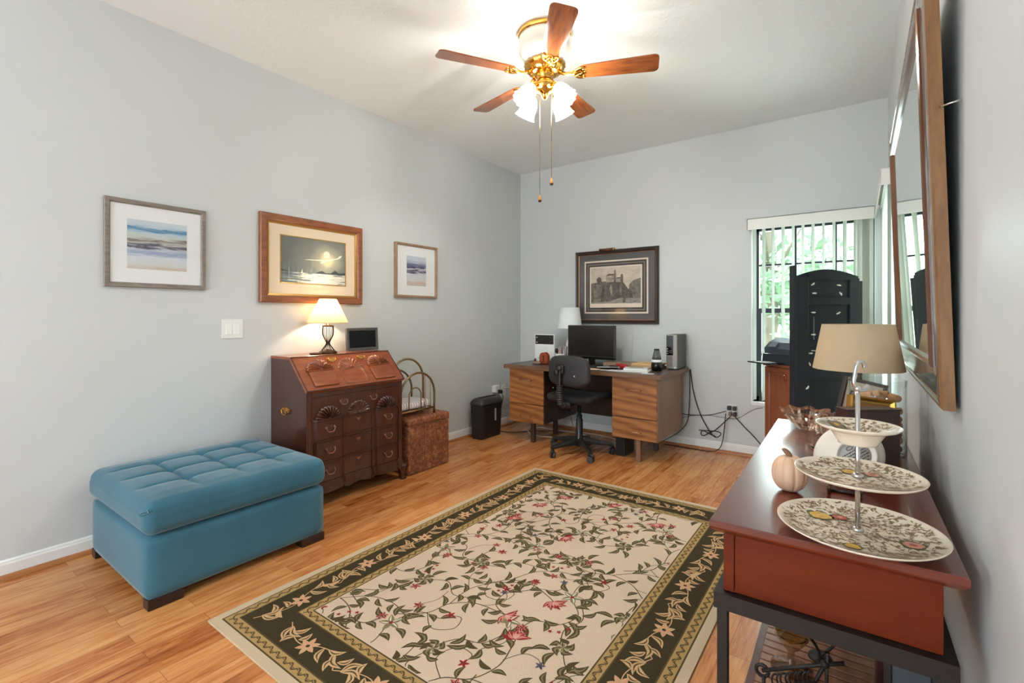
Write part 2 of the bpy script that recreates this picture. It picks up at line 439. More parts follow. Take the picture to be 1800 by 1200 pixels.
MB().box(.115, .145, 3.42, 4.49, 2.0, 2.04).build('head_rail', m_white, bl)
for i in range(15):
    mb = MB(); slat(mb, (.134, 3.46+.07*i), math.radians(76), 2.0, .50); mb.build('slat', m_slat, bl)

# ------------------------------------------------------------------ outside
m_grass = mat('lawn_green', (120, 150, 84), .9, bump=(60, .5, .02))
m_drive = mat('driveway', (206, 196, 182), .9)
struct(MB().box(-14, 12, YB+.3, 40, -.3, -.2).build('lawn', m_grass))
struct(MB().box(-14, 12, 9.5, 12.5, -.2, -.185).build('driveway', m_drive))
m_bark = mat('bark', (150, 138, 122), .9)
def leafmat(name, a, b):
    m = mat(name, a, .6); n = N(m, 'ShaderNodeTexNoise'); n.inputs['Scale'].default_value = 1.4; L(m, coords(m), n.inputs['Vector'])
    L(m, ramp(m, n.outputs[0], [(.35, a), (.65, b)]), m.node_tree.nodes['Principled BSDF'].inputs['Base Color']); return m
m_leafA = leafmat('leaf_green', (120, 156, 118), (190, 214, 184)); m_leafB = leafmat('leaf_deep_green', (104, 146, 124), (170, 204, 176))
def tree(label, x, y, r, h, lm, n, seed):
    rnd = random.Random(seed)
    t = thing('tree', label, 'tree', (x, y, -.2))
    mb = MB(); mb.tube([(x, y, -.2), (x+.1, y, h*.4), (x-.05, y+.1, h*.75)], .14, 10, rr=[.16, .12, .05])
    for k in range(6):
        a = rnd.uniform(0, 2*PI); mb.tube([(x, y, h*(.3+.06*k)), (x+math.cos(a)*r*.7, y+math.sin(a)*r*.7, h*(.5+.07*k))], .05, 6, rr=[.05, .015])
    mb.build('trunk', m_bark, t)
    mb = MB()
    blobs = [(Vector((x+rnd.uniform(-r, r)*.6, y+rnd.uniform(-r, r)*.6, rnd.uniform(h*.25, h*.95))), r*rnd.uniform(.3, .6)) for _ in range(14)]
    for k in range(n):
        c, br = rnd.choice(blobs); d = Vector((rnd.gauss(0, 1), rnd.gauss(0, 1), rnd.gauss(0, 1))).normalized()*br*rnd.uniform(.5, 1.05)
        p = c+d; s = rnd.uniform(.07, .16); u = Vector((rnd.gauss(0, 1), rnd.gauss(0, 1), rnd.gauss(0, 1))).normalized(); v = u.orthogonal().normalized()
        mb.face([p-u*s, p-v*s*.45, p+u*s, p+v*s*.45])
    mb.build('foliage', lm, t)
tree('pale green tree outside, seen through the left panes of the back window', -1.6, 11.5, 1.9, 5.2, m_leafA, 2600, 1)
tree('deep green tree outside, seen at the middle of the back window', 1.6, 16.0, 2.2, 6.2, m_leafB, 2800, 2)
tree('small leafy tree outside, seen low at the left of the back window', -4.4, 17.5, 1.8, 4.2, m_leafB, 1800, 3)
tree('bushy tree standing outside beyond the right wall window', 4.6, 9.5, 2.2, 5.0, m_leafA, 2200, 4)
# ------------------------------------------------------------------ ceiling fan
FX, FY = -1.492, 2.379
m_enamel = mat('cream_enamel', (214, 208, 196), .18, spec=.6)
m_blade = wood('fan_blade_walnut', (164, 92, 42), (104, 52, 24), .13, (2.2, 16, 16), 3, .5, coat=.6)
m_shadeg = None
def _sg():
    m = D.materials.new('frosted_shade_glass'); m.use_nodes = True; nt = m.node_tree; nt.nodes.remove(nt.nodes['Principled BSDF'])
    tr = N(m, 'ShaderNodeBsdfTransparent'); tr.inputs[0].default_value = (1, .98, .95, 1)
    tl = N(m, 'ShaderNodeBsdfTranslucent'); tl.inputs[0].default_value = (.55, .54, .52, 1)
    e = N(m, 'ShaderNodeEmission'); e.inputs[0].default_value = (1, .93, .82, 1); e.inputs[1].default_value = .6
    a = N(m, 'ShaderNodeAddShader'); L(m, tl.outputs[0], a.inputs[0]); L(m, e.outputs[0], a.inputs[1])
    mx = N(m, 'ShaderNodeMixShader'); mx.inputs[0].default_value = .55; L(m, tr.outputs[0], mx.inputs[1]); L(m, a.outputs[0], mx.inputs[2])
    L(m, mx.outputs[0], nt.nodes['Material Output'].inputs[0]); return m
m_shadeg = _sg()
m_shadec = _sg(); m_shadec.name = 'clear_shade_rib'; [setattr(n.inputs[0], 'default_value', .60) for n in m_shadec.node_tree.nodes if n.type == 'MIX_SHADER']
[setattr(n.inputs[0], 'default_value', .92) for n in m_shadeg.node_tree.nodes if n.type == 'MIX_SHADER']
fan = thing('ceiling_fan', 'five-blade ceiling fan with brass fittings and four lit glass shades', 'ceiling fan', (FX, FY, H))
MB().lathe([(.0, H), (.150, H), (.158, H-.008), (.158, H-.022), (.152, H-.032)], (FX, FY, 0), 48).build('canopy_ring', m_brass, fan)
MB().lathe([(.150, H-.03), (.156, H-.05), (.154, H-.10), (.142, H-.145), (.122, H-.175), (.10, H-.19), (0, H-.19)], (FX, FY, 0), 48).build('motor_housing', m_enamel, fan)
MB().lathe([(.118, H-.186), (.121, H-.196), (.108, H-.207), (.10, H-.225), (.07, H-.24), (0, H-.24)], (FX, FY, 0), 60, mod=lambda a, z: 1+.025*math.cos(20*a)).build('motor_plate', m_brass, fan)
TH0 = 4.160; BZ = 2.622
for k in range(5):
    th = TH0+2*PI*k/5
    R = Matrix.Translation((FX, FY, BZ)) @ Matrix.Rotation(th, 4, 'Z') @ Matrix.Rotation(math.radians(-11), 4, 'X')
    # blade
    out = []
    r0, r1, w0, w1 = .195, .640, .052, .068
    out += [(r0, -w0*.55), (r0+.02, -w0*.92), (r0+.05, -w0)]
    out += [(r1-.03, -w1)]+[(r1-.03+.03*math.sin(a*PI/12), -w1+.03*(1-math.cos(a*PI/12))) for a in range(1, 7)]
    out += [(r1-.03+.03*math.cos(a*PI/12), w1-.03+.03*math.sin(a*PI/12)) for a in range(0, 7)]
    out += [(r0+.05, w0), (r0+.02, w0*.92), (r0, w0*.55)]
    bo = D.objects.new('blade', None) ; D.objects.remove(bo)
    mb = MB(); mb.prism(out, -.003, .003, 'z'); 
    o = mb.build('blade', m_blade, None); o.parent = fan; o.matrix_local = Matrix.Translation((0, 0, -H+BZ)) @ Matrix.Rotation(th, 4, 'Z') @ Matrix.Rotation(math.radians(-11), 4, 'X')
    # blade iron: arm + scrolled plate, child of the blade
    mb = MB()
    mb.tube([(.085, 0, .012), (.125, 0, -.004), (.17, 0, -.010), (.205, 0, -.008)], .010, 8, rr=[.012, .010, .010, .008])
    for s in (-1, 1):
        mb.tube([(.165, 0, -.009), (.185, s*.03, -.009), (.215, s*.042, -.008), (.232, s*.036, -.007), (.222, s*.026, -.007)], .006, 8, smooth_path=5)
        mb.cyl((.226, s*.034, -.003), (.226, s*.034, -.011), .006)
    mb.tube([(.175, -.02, -.008), (.215, 0, -.008), (.175, .02, -.008)], .006, 8, smooth_path=5)
    mb.cyl((.235, 0, -.003), (.235, 0, -.011), .007)
    mb.prism([(.16, -.018), (.22, -.034), (.235, 0), (.22, .034), (.16, .018)], -.006, -.0035, 'z')
    p = mb.build('blade_iron', m_brass, None); p.parent = o
MB().lathe([(.05, H-.238), (.056, H-.25), (.04, H-.262), (.045, H-.28), (.066, H-.296), (.07, H-.318), (.058, H-.34), (.03, H-.352), (.018, H-.366), (.010, H-.386), (0, H-.39)], (FX, FY, 0), 40).build('light_fitter', m_brass, fan)
camdir = math.atan2(-FY, -FX)
for k in range(4):
    a = camdir+math.radians(45+90*k)
    dr = Vector((math.cos(a), math.sin(a), 0)); c0 = Vector((FX, FY, 0))
    p0 = c0+dr*.055+Vector((0, 0, 2.558)); p1 = c0+dr*.082+Vector((0, 0, 2.548)); tilt = math.radians(38)
    ax = (dr*math.sin(tilt)+Vector((0, 0, -math.cos(tilt)))).normalized()
    mb = MB(); mb.tube([p0, p1, p1+ax*.02], .008, 10, smooth_path=4); mb.cyl(p1+ax*.01, p1+ax*.034, .017, .021)
    fit = mb.build('lamp_arm', m_brass, fan)
    M = Matrix.Translation(p1+ax*.028) @ Vector((0, 0, 1)).rotation_difference(ax).to_matrix().to_4x4()
    prof = [(.021, 0), (.030, .012), (.041, .035), (.046, .062), (.047, .085), (.052, .105), (.060, .120)]
    mb = MB(); mb.lathe(prof, n=72, M=M, caps=False, mod=lambda q, z: 1+(.045+.5*max(0, z-.09))*math.cos(12*q))
    mb.b.faces.ensure_lookup_table()
    for i_, f_ in enumerate(mb.b.faces): f_.material_index = 1 if (i_ % 72)//2 % 3 == 0 else 0
    mb.build('glass_shade', [m_shadeg, m_shadec], fit)
    mb = MB(); mb.sphere(p1+ax*.075, .021, 12, M=M.to_3x3().to_4x4()); mb.build('bulb', bulb_glass('bulb_glow', (255, 236, 205), 5) if 'bulb_glow' not in D.materials else D.materials['bulb_glow'], fit)
    l = pt('fan_lamp', Vector(p1+ax*.075)-Vector((FX, FY, H)), 3.9, (1, .99, .95), .010, fan)
for x, y, z, nm in ((-1.495, 2.33, 1.886, 'a'), (-1.425, 2.345, 1.975, 'b')):
    mb = MB(); mb.tube([(x, y, 2.535), (x, y, z+.02)], .0016, 6); ch = mb.build('pull_chain', m_dgold, fan)
    mb = MB(); mb.lathe([(0, z+.034), (.004, z+.03), (.0095, z+.008), (.0105, z), (0, z)], (x, y, 0), 16); mb.build('wood_fob', mat('fob_wood', (206, 150, 90), .4), ch)
    mb = MB(); mb.lathe([(.0105, z), (.009, z-.007), (.004, z-.011), (0, z-.011)], (x, y, 0), 16); mb.build('fob_tip', m_dbrass, ch)

# ------------------------------------------------------------------ pictures
def flat(mb, M, x0, x1, y0, y1, z, mi=0):
    mb.mi = mi; panel(mb, M, x0, x1, y0, y1, z)
def art_bands(name, stops, stretch=(1.2, 1.2, 9), amp=.25, axis=2):
    m = mat(name, (255, 255, 255), .8); b = m.node_tree.nodes['Principled BSDF']
    tc = N(m, 'ShaderNodeTexCoord'); sep = N(m, 'ShaderNodeSeparateXYZ'); L(m, tc.outputs['Generated'], sep.inputs[0])
    n = N(m, 'ShaderNodeTexNoise'); n.inputs['Scale'].default_value = 2.2; n.inputs['Detail'].default_value = 7; n.inputs['Distortion'].default_value = .6
    mp = N(m, 'ShaderNodeMapping'); mp.inputs['Scale'].default_value = stretch; L(m, tc.outputs['Generated'], mp.inputs[0]); L(m, mp.outputs[0], n.inputs['Vector'])
    f = math_(m, 'ADD', sep.outputs[axis], math_(m, 'MULTIPLY', math_(m, 'SUBTRACT', n.outputs[0], .5), amp), True)
    L(m, ramp(m, f, stops), b.inputs['Base Color']); return m
m_mat_white = mat('mat_board_white', (232, 234, 234), .8)
m_frame_grey = wood('frame_grey_oak', (146, 136, 126), (112, 102, 94), .5, (10, 2, 10), 6)
m_frame_tan = wood('frame_tan_oak', (172, 140, 112), (132, 104, 80), .5, (10, 10, 2), 6)
m_frame_wal = wood('frame_walnut', (156, 92, 52), (112, 62, 34), .3, (10, 2, 10), 5)
m_gold = mat('gold_leaf', (196, 152, 78), .32, .9)
m_dark_frame = mat('dark_espresso', (56, 42, 36), .3)
artA = art_bands('art_blue_shore', [(0, (205, 190, 178)), (.08, (206, 210, 208)), (.26, (206, 214, 220)), (.34, (150, 165, 195)), (.42, (196, 205, 214)), (.50, (70, 66, 84)), (.54, (190, 190, 186)), (.60, (120, 106, 100)), (.66, (196, 204, 196)), (.76, (176, 200, 214)), (.82, (70, 130, 170)), (.88, (180, 202, 214)), (1, (206, 216, 220))])
artB = art_bands('art_indigo_shore', [(0, (196, 190, 186)), (.10, (200, 178, 160)), (.18, (206, 206, 206)), (.42, (198, 200, 206)), (.50, (54, 54, 96)), (.58, (206, 206, 214)), (.62, (48, 48, 92)), (.70, (120, 124, 150)), (.80, (170, 176, 196)), (.9, (200, 206, 216)), (1, (186, 200, 214))], amp=.3)
def left_picture(label, y0, y1, z0, z1, fw, fd, fm, artm, mx, mz, matm, gold=False):
    cy, cz = (y0+y1)/2, (z0+z1)/2; w, h = y1-y0, z1-z0
    t = thing('framed_picture', label, 'picture', (XL, cy, z0))
    M = on_left(cy, cz)
    mb = MB(); mb.frame(w, h, [(0, .001), (0, fd-.003), (.003, fd), (fw-.006, fd-.001), (fw, fd-.008), (fw, .004)], M); mb.build('frame', fm, t)
    mb = MB(); panel(mb, M, -w/2+fw, w/2-fw, -h/2+fw, h/2-fw, fd*.45); mb.build('mat_board', matm, t)
    aw, ah = w/2-fw-mx, h/2-fw-mz
    mb = MB(); mb.box(-aw, aw, -ah, ah, fd*.45+.0005, fd*.45+.0015, M); mb.build('print', artm, t)
    return t, M, w, h, aw, ah
t, M, w, h, aw, ah = left_picture('grey-framed blue seascape print, leftmost picture on the long wall', .775, 1.257, 1.376, 1.852, .026, .022, m_frame_grey, artA, .073, .077, m_mat_white)
MB().box(-w/2+.027, w/2-.027, -h/2+.027, h/2-.027, .0135, .0145, M).build('glass', m_pglass, t)
t, M, w, h, aw, ah = left_picture('small tan-framed indigo seascape print right of the moonlit painting', 2.715, 3.205, 1.382, 1.853, .020, .035, m_frame_tan, artB, .11, .085, m_mat_white)
MB().box(-w/2+.021, w/2-.021, -h/2+.021, h/2-.021, .022, .023, M).build('glass', m_pglass, t)
# moonlit painting
m_cream_mat = mat('mat_board_cream', (232, 214, 188), .8)
def _moon():
    m = mat('night_sky_paint', (110, 112, 104), .6); b = m.node_tree.nodes['Principled BSDF']
    tc = N(m, 'ShaderNodeTexCoord'); sep = N(m, 'ShaderNodeSeparateXYZ'); L(m, tc.outputs['Generated'], sep.inputs[0])
    dx = math_(m, 'MULTIPLY', math_(m, 'SUBTRACT', sep.outputs[1], .70), 1.35); dz = math_(m, 'SUBTRACT', sep.outputs[2], .55)
    r = math_(m, 'SQRT', math_(m, 'ADD', math_(m, 'MULTIPLY', dx, dx), math_(m, 'MULTIPLY', dz, dz)))
    n = N(m, 'ShaderNodeTexNoise'); n.inputs['Scale'].default_value = 4; n.inputs['Detail'].default_value = 5; L(m, tc.outputs['Generated'], n.inputs['Vector'])
    f = math_(m, 'ADD', r, math_(m, 'MULTIPLY', math_(m, 'SUBTRACT', n.outputs[0], .5), .18))
    L(m, ramp(m, f, [(.10, (240, 232, 190)), (.20, (186, 182, 156)), (.38, (136, 138, 130)), (.8, (104, 108, 104))]), b.inputs['Base Color']); return m
m_sky_p = _moon()
m_sea = mat('sea_paint', (120, 130, 130), .5)
def _sea():
    m = m_sea; n = N(m, 'ShaderNodeTexNoise'); n.inputs['Scale'].default_value = 5; n.inputs['Detail'].default_value = 5
    L(m, coords(m, 'Object', (1, 1.6, 16)), n.inputs['Vector'])
    tc = N(m, 'ShaderNodeTexCoord'); sep = N(m, 'ShaderNodeSeparateXYZ'); L(m, tc.outputs['Generated'], sep.inputs[0])
    q = math_(m, 'SUBTRACT', 1, math_(m, 'MULTIPLY', math_(m, 'ABSOLUTE', math_(m, 'SUBTRACT', sep.outputs[1], .68)), 1.1))
    f = math_(m, 'MULTIPLY', n.outputs[0], math_(m, 'ADD', q, .35))
    L(m, ramp(m, f, [(.24, (84, 96, 98)), (.42, (140, 148, 144)), (.54, (240, 238, 222))]), m.node_tree.nodes['Principled BSDF'].inputs['Base Color'])
_sea()
y0, y1, z0, z1 = 1.578, 2.379, 1.310, 1.912
cy, cz, w, h = (y0+y1)/2, (z0+z1)/2, y1-y0, z1-z0
t = thing('framed_picture', 'walnut-framed painting of a moonlit sea above the lit lamp', 'picture', (XL, cy, z0)); M = on_left(cy, cz)
mb = MB(); mb.frame(w, h, [(0, .001), (0, .026), (.006, .032), (.040, .030), (.046, .022), (.052, .020), (.052, .006)], M); mb.build('frame', m_frame_wal, t)
mb = MB(); mb.frame(w-.104, h-.104, [(0, .008), (0, .021), (.010, .017), (.012, .008)], M); mb.build('gold_fillet', m_gold, t)
mb = MB(); panel(mb, M, -w/2+.06, w/2-.06, -h/2+.06, h/2-.06, .009); mb.build('mat_board', m_cream_mat, t)
aw, ah = .252, .160; oy = .002
mb = MB(); mb.frame(2*aw+.014, 2*ah+.014, [(0, .0092), (.001, .0125), (.007, .011)], M @ Matrix.Translation((0, oy, 0))); mb.build('gold_lip', m_gold, t)
T2 = M @ Matrix.Translation((0, oy, 0))
mb = MB(); hz = -ah+.075
mb.mi = 0; mb.face([T2 @ Vector(p) for p in ((-aw, hz, .0102), (aw, hz, .0102), (aw, ah, .0102), (-aw, ah, .0102))])
mb.mi = 1; mb.face([T2 @ Vector(p) for p in ((-aw, -ah, .0102), (aw, -ah, .0102), (aw, hz, .0102), (-aw, hz, .0102))])
mb.mi = 2
def poly(pts, z): mb.face([T2 @ Vector((p[0], p[1], z)) for p in pts])
poly([(-aw, hz), (-aw, hz+.02), (-aw+.05, hz+.004), (-aw+.06, hz)], .0104)
poly([(.0, hz), (.04, hz+.018), (.06, hz+.022), (.09, hz+.008), (.13, hz+.010), (.165, hz+.034), (.20, hz+.012), (aw, hz+.02), (aw, hz)], .0104)
mb.mi = 3
cx, czm = .096, .058
poly([(cx+.026*math.cos(a*PI/14), czm+.028*math.sin(a*PI/14)) for a in range(28)], .0106)
poly([(-.085, .008), (-.05, .013), (0, .015), (.05, .020), (.10, .026), (.15, .034), (.19, .044), (.20, .058), (.225, .066), (.215, .050), (.19, .036), (.15, .026), (.12, .016), (.09, .006), (.045, -.010), (.045, .001), (.06, .010), (0, .009)], .0107)
poly([(-.108, hz-.004), (-.098, hz+.026), (-.096, hz-.004)], .0107)
mb.build('painting', [m_sky_p, m_sea, mat('hill_paint', (66, 74, 78), .7), mat('moon_paint', (250, 246, 226), .7)], t)
MB().box(-w/2+.054, w/2-.054, -h/2+.054, h/2-.054, .0135, .0145, M).build('glass', m_pglass, t)

# castle etching on the back wall
t = thing('framed_picture', 'dark-framed castle etching hanging above the computer monitor', 'picture', (-2.0295, YB, 1.138))
M = on_back(-2.0295, 1.519); w, h = .907, .762
mb = MB(); mb.frame(w, h, [(0, .001), (0, .022), (.006, .030), (.018, .026), (.028, .030), (.040, .020), (.040, .006)], M); mb.build('frame', m_dark_frame, t)
mb = MB(); mb.frame(w-.080, h-.080, [(0, .008), (0, .019), (.005, .017), (.006, .008)], M); mb.build('copper_fillet', mat('copper_fillet', (176, 128, 90), .35, .6), t)
mb = MB(); B0 = .010
mb.mi = 0; panel(mb, M, -w/2+.045, w/2-.045, -h/2+.045, h/2-.045, B0)
def ringp(i0, i1, z, mi):
    mb.mi = mi
    mb.frame(w-2*i0, h-2*i0, [(0, z), (i1-i0, z)], M)
ringp(.106, .122, B0+.0010, 1); ringp(.122, .142, B0+.0008, 2); ringp(.142, .148, B0+.0012, 3); ringp(.148, .170, B0+.0008, 2)
mb.mi = 1; panel(mb, M, -w/2+.168, w/2-.168, -h/2+.168, h/2-.168, B0+.0011)
mb.build('mat_board', [mat('mat_grey', (84, 82, 80), .8), mat('mat_ivory', (226, 212, 194), .8), mat('mat_brown', (60, 50, 44), .8), mat('mat_bead', (150, 132, 116), .6)], t)
def _etch(name, a, b, sc=14, st=(1, 1, 1)):
    m = mat(name, a, .8); n = N(m, 'ShaderNodeTexNoise'); n.inputs['Scale'].default_value = sc; n.inputs['Detail'].default_value = 9; n.inputs['Roughness'].default_value = .75
    L(m, coords(m, 'Object', st), n.inputs['Vector']); L(m, ramp(m, n.outputs[0], [(.36, a), (.64, b)]), m.node_tree.nodes['Principled BSDF'].inputs['Base Color']); return m
aw, ah = w/2-.182, h/2-.180
mb = MB(); e0 = B0+.0016; yb = -ah+.03
def P2(pts, z, mi): mb.mi = mi; mb.face([M @ Vector((p[0], p[1], z)) for p in pts])
P2([(-aw, yb), (aw, yb), (aw, ah), (-aw, ah)], e0, 0)
P2([(-aw, yb), (-.05, yb), (-.05, .04), (-.10, .06), (-.15, .055), (-aw, .04)], e0+.0002, 2)
P2([(.15, yb), (aw, yb), (aw, .08), (.20, .06), (.15, .02)], e0+.0002, 2)
P2([(-.165, yb), (-.150, -.04), (-.135, .01), (-.115, .035), (-.10, .060), (-.02, .068), (.05, .058), (.10, .030), (.135, -.02), (.185, -.05), (.20, yb)], e0+.0003, 1)
P2([(-.10, .045), (-.102, .10), (-.088, .118), (-.01, .122), (-.008, .05)], e0+.0005, 3)
P2([(-.106, .098), (-.088, .128), (-.070, .134), (-.008, .132), (-.006, .118), (-.088, .114)], e0+.0006, 1)
P2([(-.014, .05), (-.014, .160), (-.010, .168), (-.002, .178), (.006, .168), (.010, .160), (.010, .05)], e0+.0007, 2)
P2([(.010, .045), (.010, .084), (.060, .086), (.062, .045)], e0+.0005, 3)
P2([(.008, .082), (.016, .094), (.058, .096), (.064, .084)], e0+.0006, 1)
P2([(.058, .035), (.058, .112), (.062, .122), (.076, .130), (.086, .118), (.088, .030)], e0+.0006, 2)
for wx in (-.085, -.065, -.045, -.025): P2([(wx, .075), (wx+.007, .075), (wx+.007, .09), (wx, .09)], e0+.0007, 1)
P2([(-.06, -.02), (-.045, .03), (-.03, -.03), (-.04, -.09)], e0+.0006, 3)
P2([(.04, -.09), (.055, .01), (.075, -.02), (.07, -.09)], e0+.0006, 2)
P2([(-.19, .02), (-.21, .08), (-.18, .11), (-.155, .09), (-.15, .03)], e0+.0006, 1)
P2([(-aw, yb), (aw, yb), (aw, yb+.05), (.05, yb+.055), (-.06, yb+.02), (-aw, yb+.015)], e0+.0007, 4)
P2([(.08, yb+.01), (.11, yb+.01), (.115, yb+.055), (.09, yb+.055)], e0+.0008, 1)
mb.build('etching', [_etch('etch_sky', (180, 166, 150), (214, 200, 182), 7, (1, 1, 2.5)), _etch('etch_rock', (58, 52, 46), (112, 102, 92), 26), _etch('etch_trees', (70, 64, 58), (142, 130, 116), 30), _etch('etch_keep', (120, 108, 94), (188, 172, 152), 24), _etch('etch_water', (104, 98, 92), (168, 158, 146), 16, (1, 1, 5))], t)
MB().box(-w/2+.042, w/2-.042, -h/2+.042, h/2-.042, .0145, .0155, M).build('glass', thin_glass('picture_glass_strong', gloss=1.3), t)
pl = thing('picture_light', 'small brass picture light clipped on the castle etching frame', 'picture light', (-2.10, YB-.03, 1.905))
mb = MB(); mb.tube([(-2.17, YB-.075, 1.893), (-2.02, YB-.075, 1.893)], .016, 16); mb.build('lamp_tube', m_dbrass, pl)
for xa in (-2.176, -2.02): MB().cyl((xa, YB-.075, 1.893), (xa+.006, YB-.075, 1.893), .018).build('end_cap', m_brass, pl)
mb = MB(); mb.tube([(-2.03, YB-.062, 1.90), (-2.03, YB-.04, 1.915), (-2.03, YB-.02, 1.902)], .004, 8, smooth_path=4); mb.build('bracket', m_dgold, pl)

# ------------------------------------------------------------------ big leaning mirror on the right wall
mir = thing('wall_mirror', 'large mirror in a bronze frame leaning out from the right wall', 'mirror', (.165, 2.0465, 1.02))
c_b = Vector((.142, 2.0465, 1.02)); c_t = Vector((.112, 2.0465, 2.01)); hh = (c_t-c_b).length; up = (c_t-c_b).normalized()
ydir = Vector((0, 1, 0)); nrm = ydir.cross(up)*-1 if (ydir.cross(up)).x > 0 else ydir.cross(up)
Mm = Matrix.Translation((c_b+c_t)/2) @ Matrix((( 0*1, up.x, nrm.x, 0), (-1, up.y, nrm.y, 0), (0, up.z, nrm.z, 0), (0, 0, 0, 1)))
mw, mh = 1.385, hh
m_mframe = wood('mirror_frame_bronze', (150, 102, 62), (120, 78, 46), .12, (8, 8, 2), 5, .8, coat=1.0)
m_mside = wood('mirror_frame_side', (140, 100, 60), (112, 76, 44), .3, (10, 10, 2), 6)
def _leaf():
    m = mat('mirror_frame_leaf', (150, 128, 114), .1, .75)
    n = N(m, 'ShaderNodeTexNoise'); n.inputs['Scale'].default_value = 7; n.inputs['Detail'].default_value = 5; n.inputs['Distortion'].default_value = 1.5
    L(m, coords(m, 'Object', (4, 4, 1)), n.inputs['Vector']); L(m, ramp(m, n.outputs[0], [(.35, (120, 92, 76)), (.6, (176, 160, 148))]), m.node_tree.nodes['Principled BSDF'].inputs['Base Color']); return m
mb = MB(); mb.frame(mw, mh, [(0, -.020), (0, .0), (.004, .004), (.010, .005)], Mm); mb.build('frame_side', m_mside, mir)
mb = MB(); mb.frame(mw-.02, mh-.02, [(0, .005), (.012, .007), (.016, .003), (.070, .006), (.074, .003)], Mm); mb.build('frame_panel', _leaf(), mir)
mb = MB(); mb.frame(mw-.168, mh-.168, [(0, .002), (.0, .010), (.006, .013), (.014, .011), (.020, .003)], Mm); mb.build('inner_molding', mat('mirror_molding', (96, 60, 38), .12, spec=.8), mir)
mb = MB(); panel(mb, Mm, -mw/2+.100, mw/2-.100, -mh/2+.100, mh/2-.100, .003); mb.build('mirror_glass', mat('mirror_silver', (236, 242, 240), .012, 1), mir)
mb = MB(); mb.box(-mw/2+.01, mw/2-.01, -mh/2+.01, mh/2-.01, -.018, -.006, Mm); mb.build('backing', m_black, mir)
MB().cyl((.135, 1.353, 1.662), (.169, 1.34, 1.665), .002).build('nail', m_chrome, mir)

# ------------------------------------------------------------------ light switch
sw = thing('light_switch', 'white double light switch left of the slant-front desk', 'light switch', (XL, 1.415, 1.137))
mb = MB(); mb.box(XL, XL+.006, 1.352, 1.479, 1.078, 1.198, bevel=.002); mb.build('face_plate', m_white, sw)
for y in (1.392, 1.439):
    mb = MB(); mb.box(XL+.005, XL+.010, y-.017, y+.017, 1.105, 1.171, bevel=.001); mb.build('rocker', mat('switch_white', (240, 241, 240), .3), sw)

# ------------------------------------------------------------------ teal ottoman
m_teal = mat('teal_velvet', (74, 112, 128), .85, spec=.25, bump=(160, .12, .001))
m_teal.node_tree.nodes['Principled BSDF'].inputs['Sheen Weight'].default_value = .35
m_teal.node_tree.nodes['Principled BSDF'].inputs['Sheen Roughness'].default_value = .4
def _tealvar():
    m = m_teal; n = N(m, 'ShaderNodeTexNoise'); n.inputs['Scale'].default_value = 3; n.inputs['Detail'].default_value = 4
    L(m, coords(m), n.inputs['Vector']); L(m, ramp(m, n.outputs[0], [(.3, (52, 96, 114)), (.7, (62, 108, 126))]), m.node_tree.nodes['Principled BSDF'].inputs['Base Color'])
_tealvar()
ox, oy_ = (-3.165-2.365)/2, (.705+1.528)/2; ow, od = .80, .823
ot = thing('ottoman', 'teal tufted storage ottoman on dark block feet', 'ottoman', (ox, oy_, 0))
mb = MB(); rbox(mb, (ox, oy_, .165), (ow-.012, od-.012, .26), .022, (14, 14, 8)); mb.build('base', m_teal, ot)
BX = [-.245, -.04, .155]; BY = [-.18, .025, .23]
BX = [x+0 for x in (-3.005-ox, -2.81-ox, -2.615-ox)]; BY = [y-oy_ for y in (.938, 1.148, 1.345)]
def tuft(p):
    if p.z < .02:
        if abs(p.z) < .075: # side bulge
            k = 1+.008*(1-(p.z/.08)**2)
            return Vector((p.x*k, p.y*k, p.z))
        return p
    ex = min(1, max(0, (ow/2-abs(p.x))/.10)); ey = min(1, max(0, (od/2-abs(p.y))/.10))
    z = p.z+.012*ex*ey
    inx = min(1, max(0, (ow/2-abs(p.x))/.05)); iny = min(1, max(0, (od/2-abs(p.y))/.05))
    for bx in BX: z -= .0105*math.exp(-((p.x-bx)/.009)**2)*min(1, max(.0, (od/2-.03-abs(p.y))/.06))+.006*math.exp(-((p.x-bx)/.035)**2)*ex*ey
    for by in BY: z -= (.0105*math.exp(-((p.y-by)/.009)**2)*(1 if abs(p.x) < .21 else max(0, 1-(abs(p.x)-.21)/.12))+.006*math.exp(-((p.y-by)/.035)**2)*ey*(ex if abs(p.x) > .21 else 1))
    for bx in BX:
        for by in BY: z -= .014*math.exp(-(((p.x-bx)**2+(p.y-by)**2)/.022**2))
    return Vector((p.x, p.y, z))
mb = MB(); rbox(mb, (ox, oy_, .372), (ow+.004, od+.004, .142), .045, (150, 150, 16), tuft); mb.build('cushion', m_teal, ot)
for bx in BX:
    for by in BY: MB().sphere((ox+bx, oy_+by, .372+.071-.026), (.011, .011, .006), 12).build('button', m_teal, ot)
z = .3725+.032
mb = MB()
cx0, cx1, cy0, cy1 = ox-ow/2-.000, ox+ow/2+.000, oy_-od/2, oy_+od/2
mb.tube([(ox-ow/2+.03, cy0+.012, z+.012), (ox+ow/2-.03, cy0+.012, z+.012), (ox+ow/2-.008, cy0+.035, z+.010), (ox+ow/2-.012, cy1-.03, z+.012)], .0022, 6, smooth_path=6); mb.build('seam', m_teal, ot)
m_foot = mat('espresso_foot', (44, 26, 22), .35)
for fx in (-1, 1):
    for fy in (-1, 1):
        x = ox+fx*(ow/2-.035); y = oy_+fy*(od/2-.075)
        mb = MB(); mb.box(x-.03, x+.03, y-.065, y+.065, 0, .042, bevel=.003); mb.build('foot', m_foot, ot)

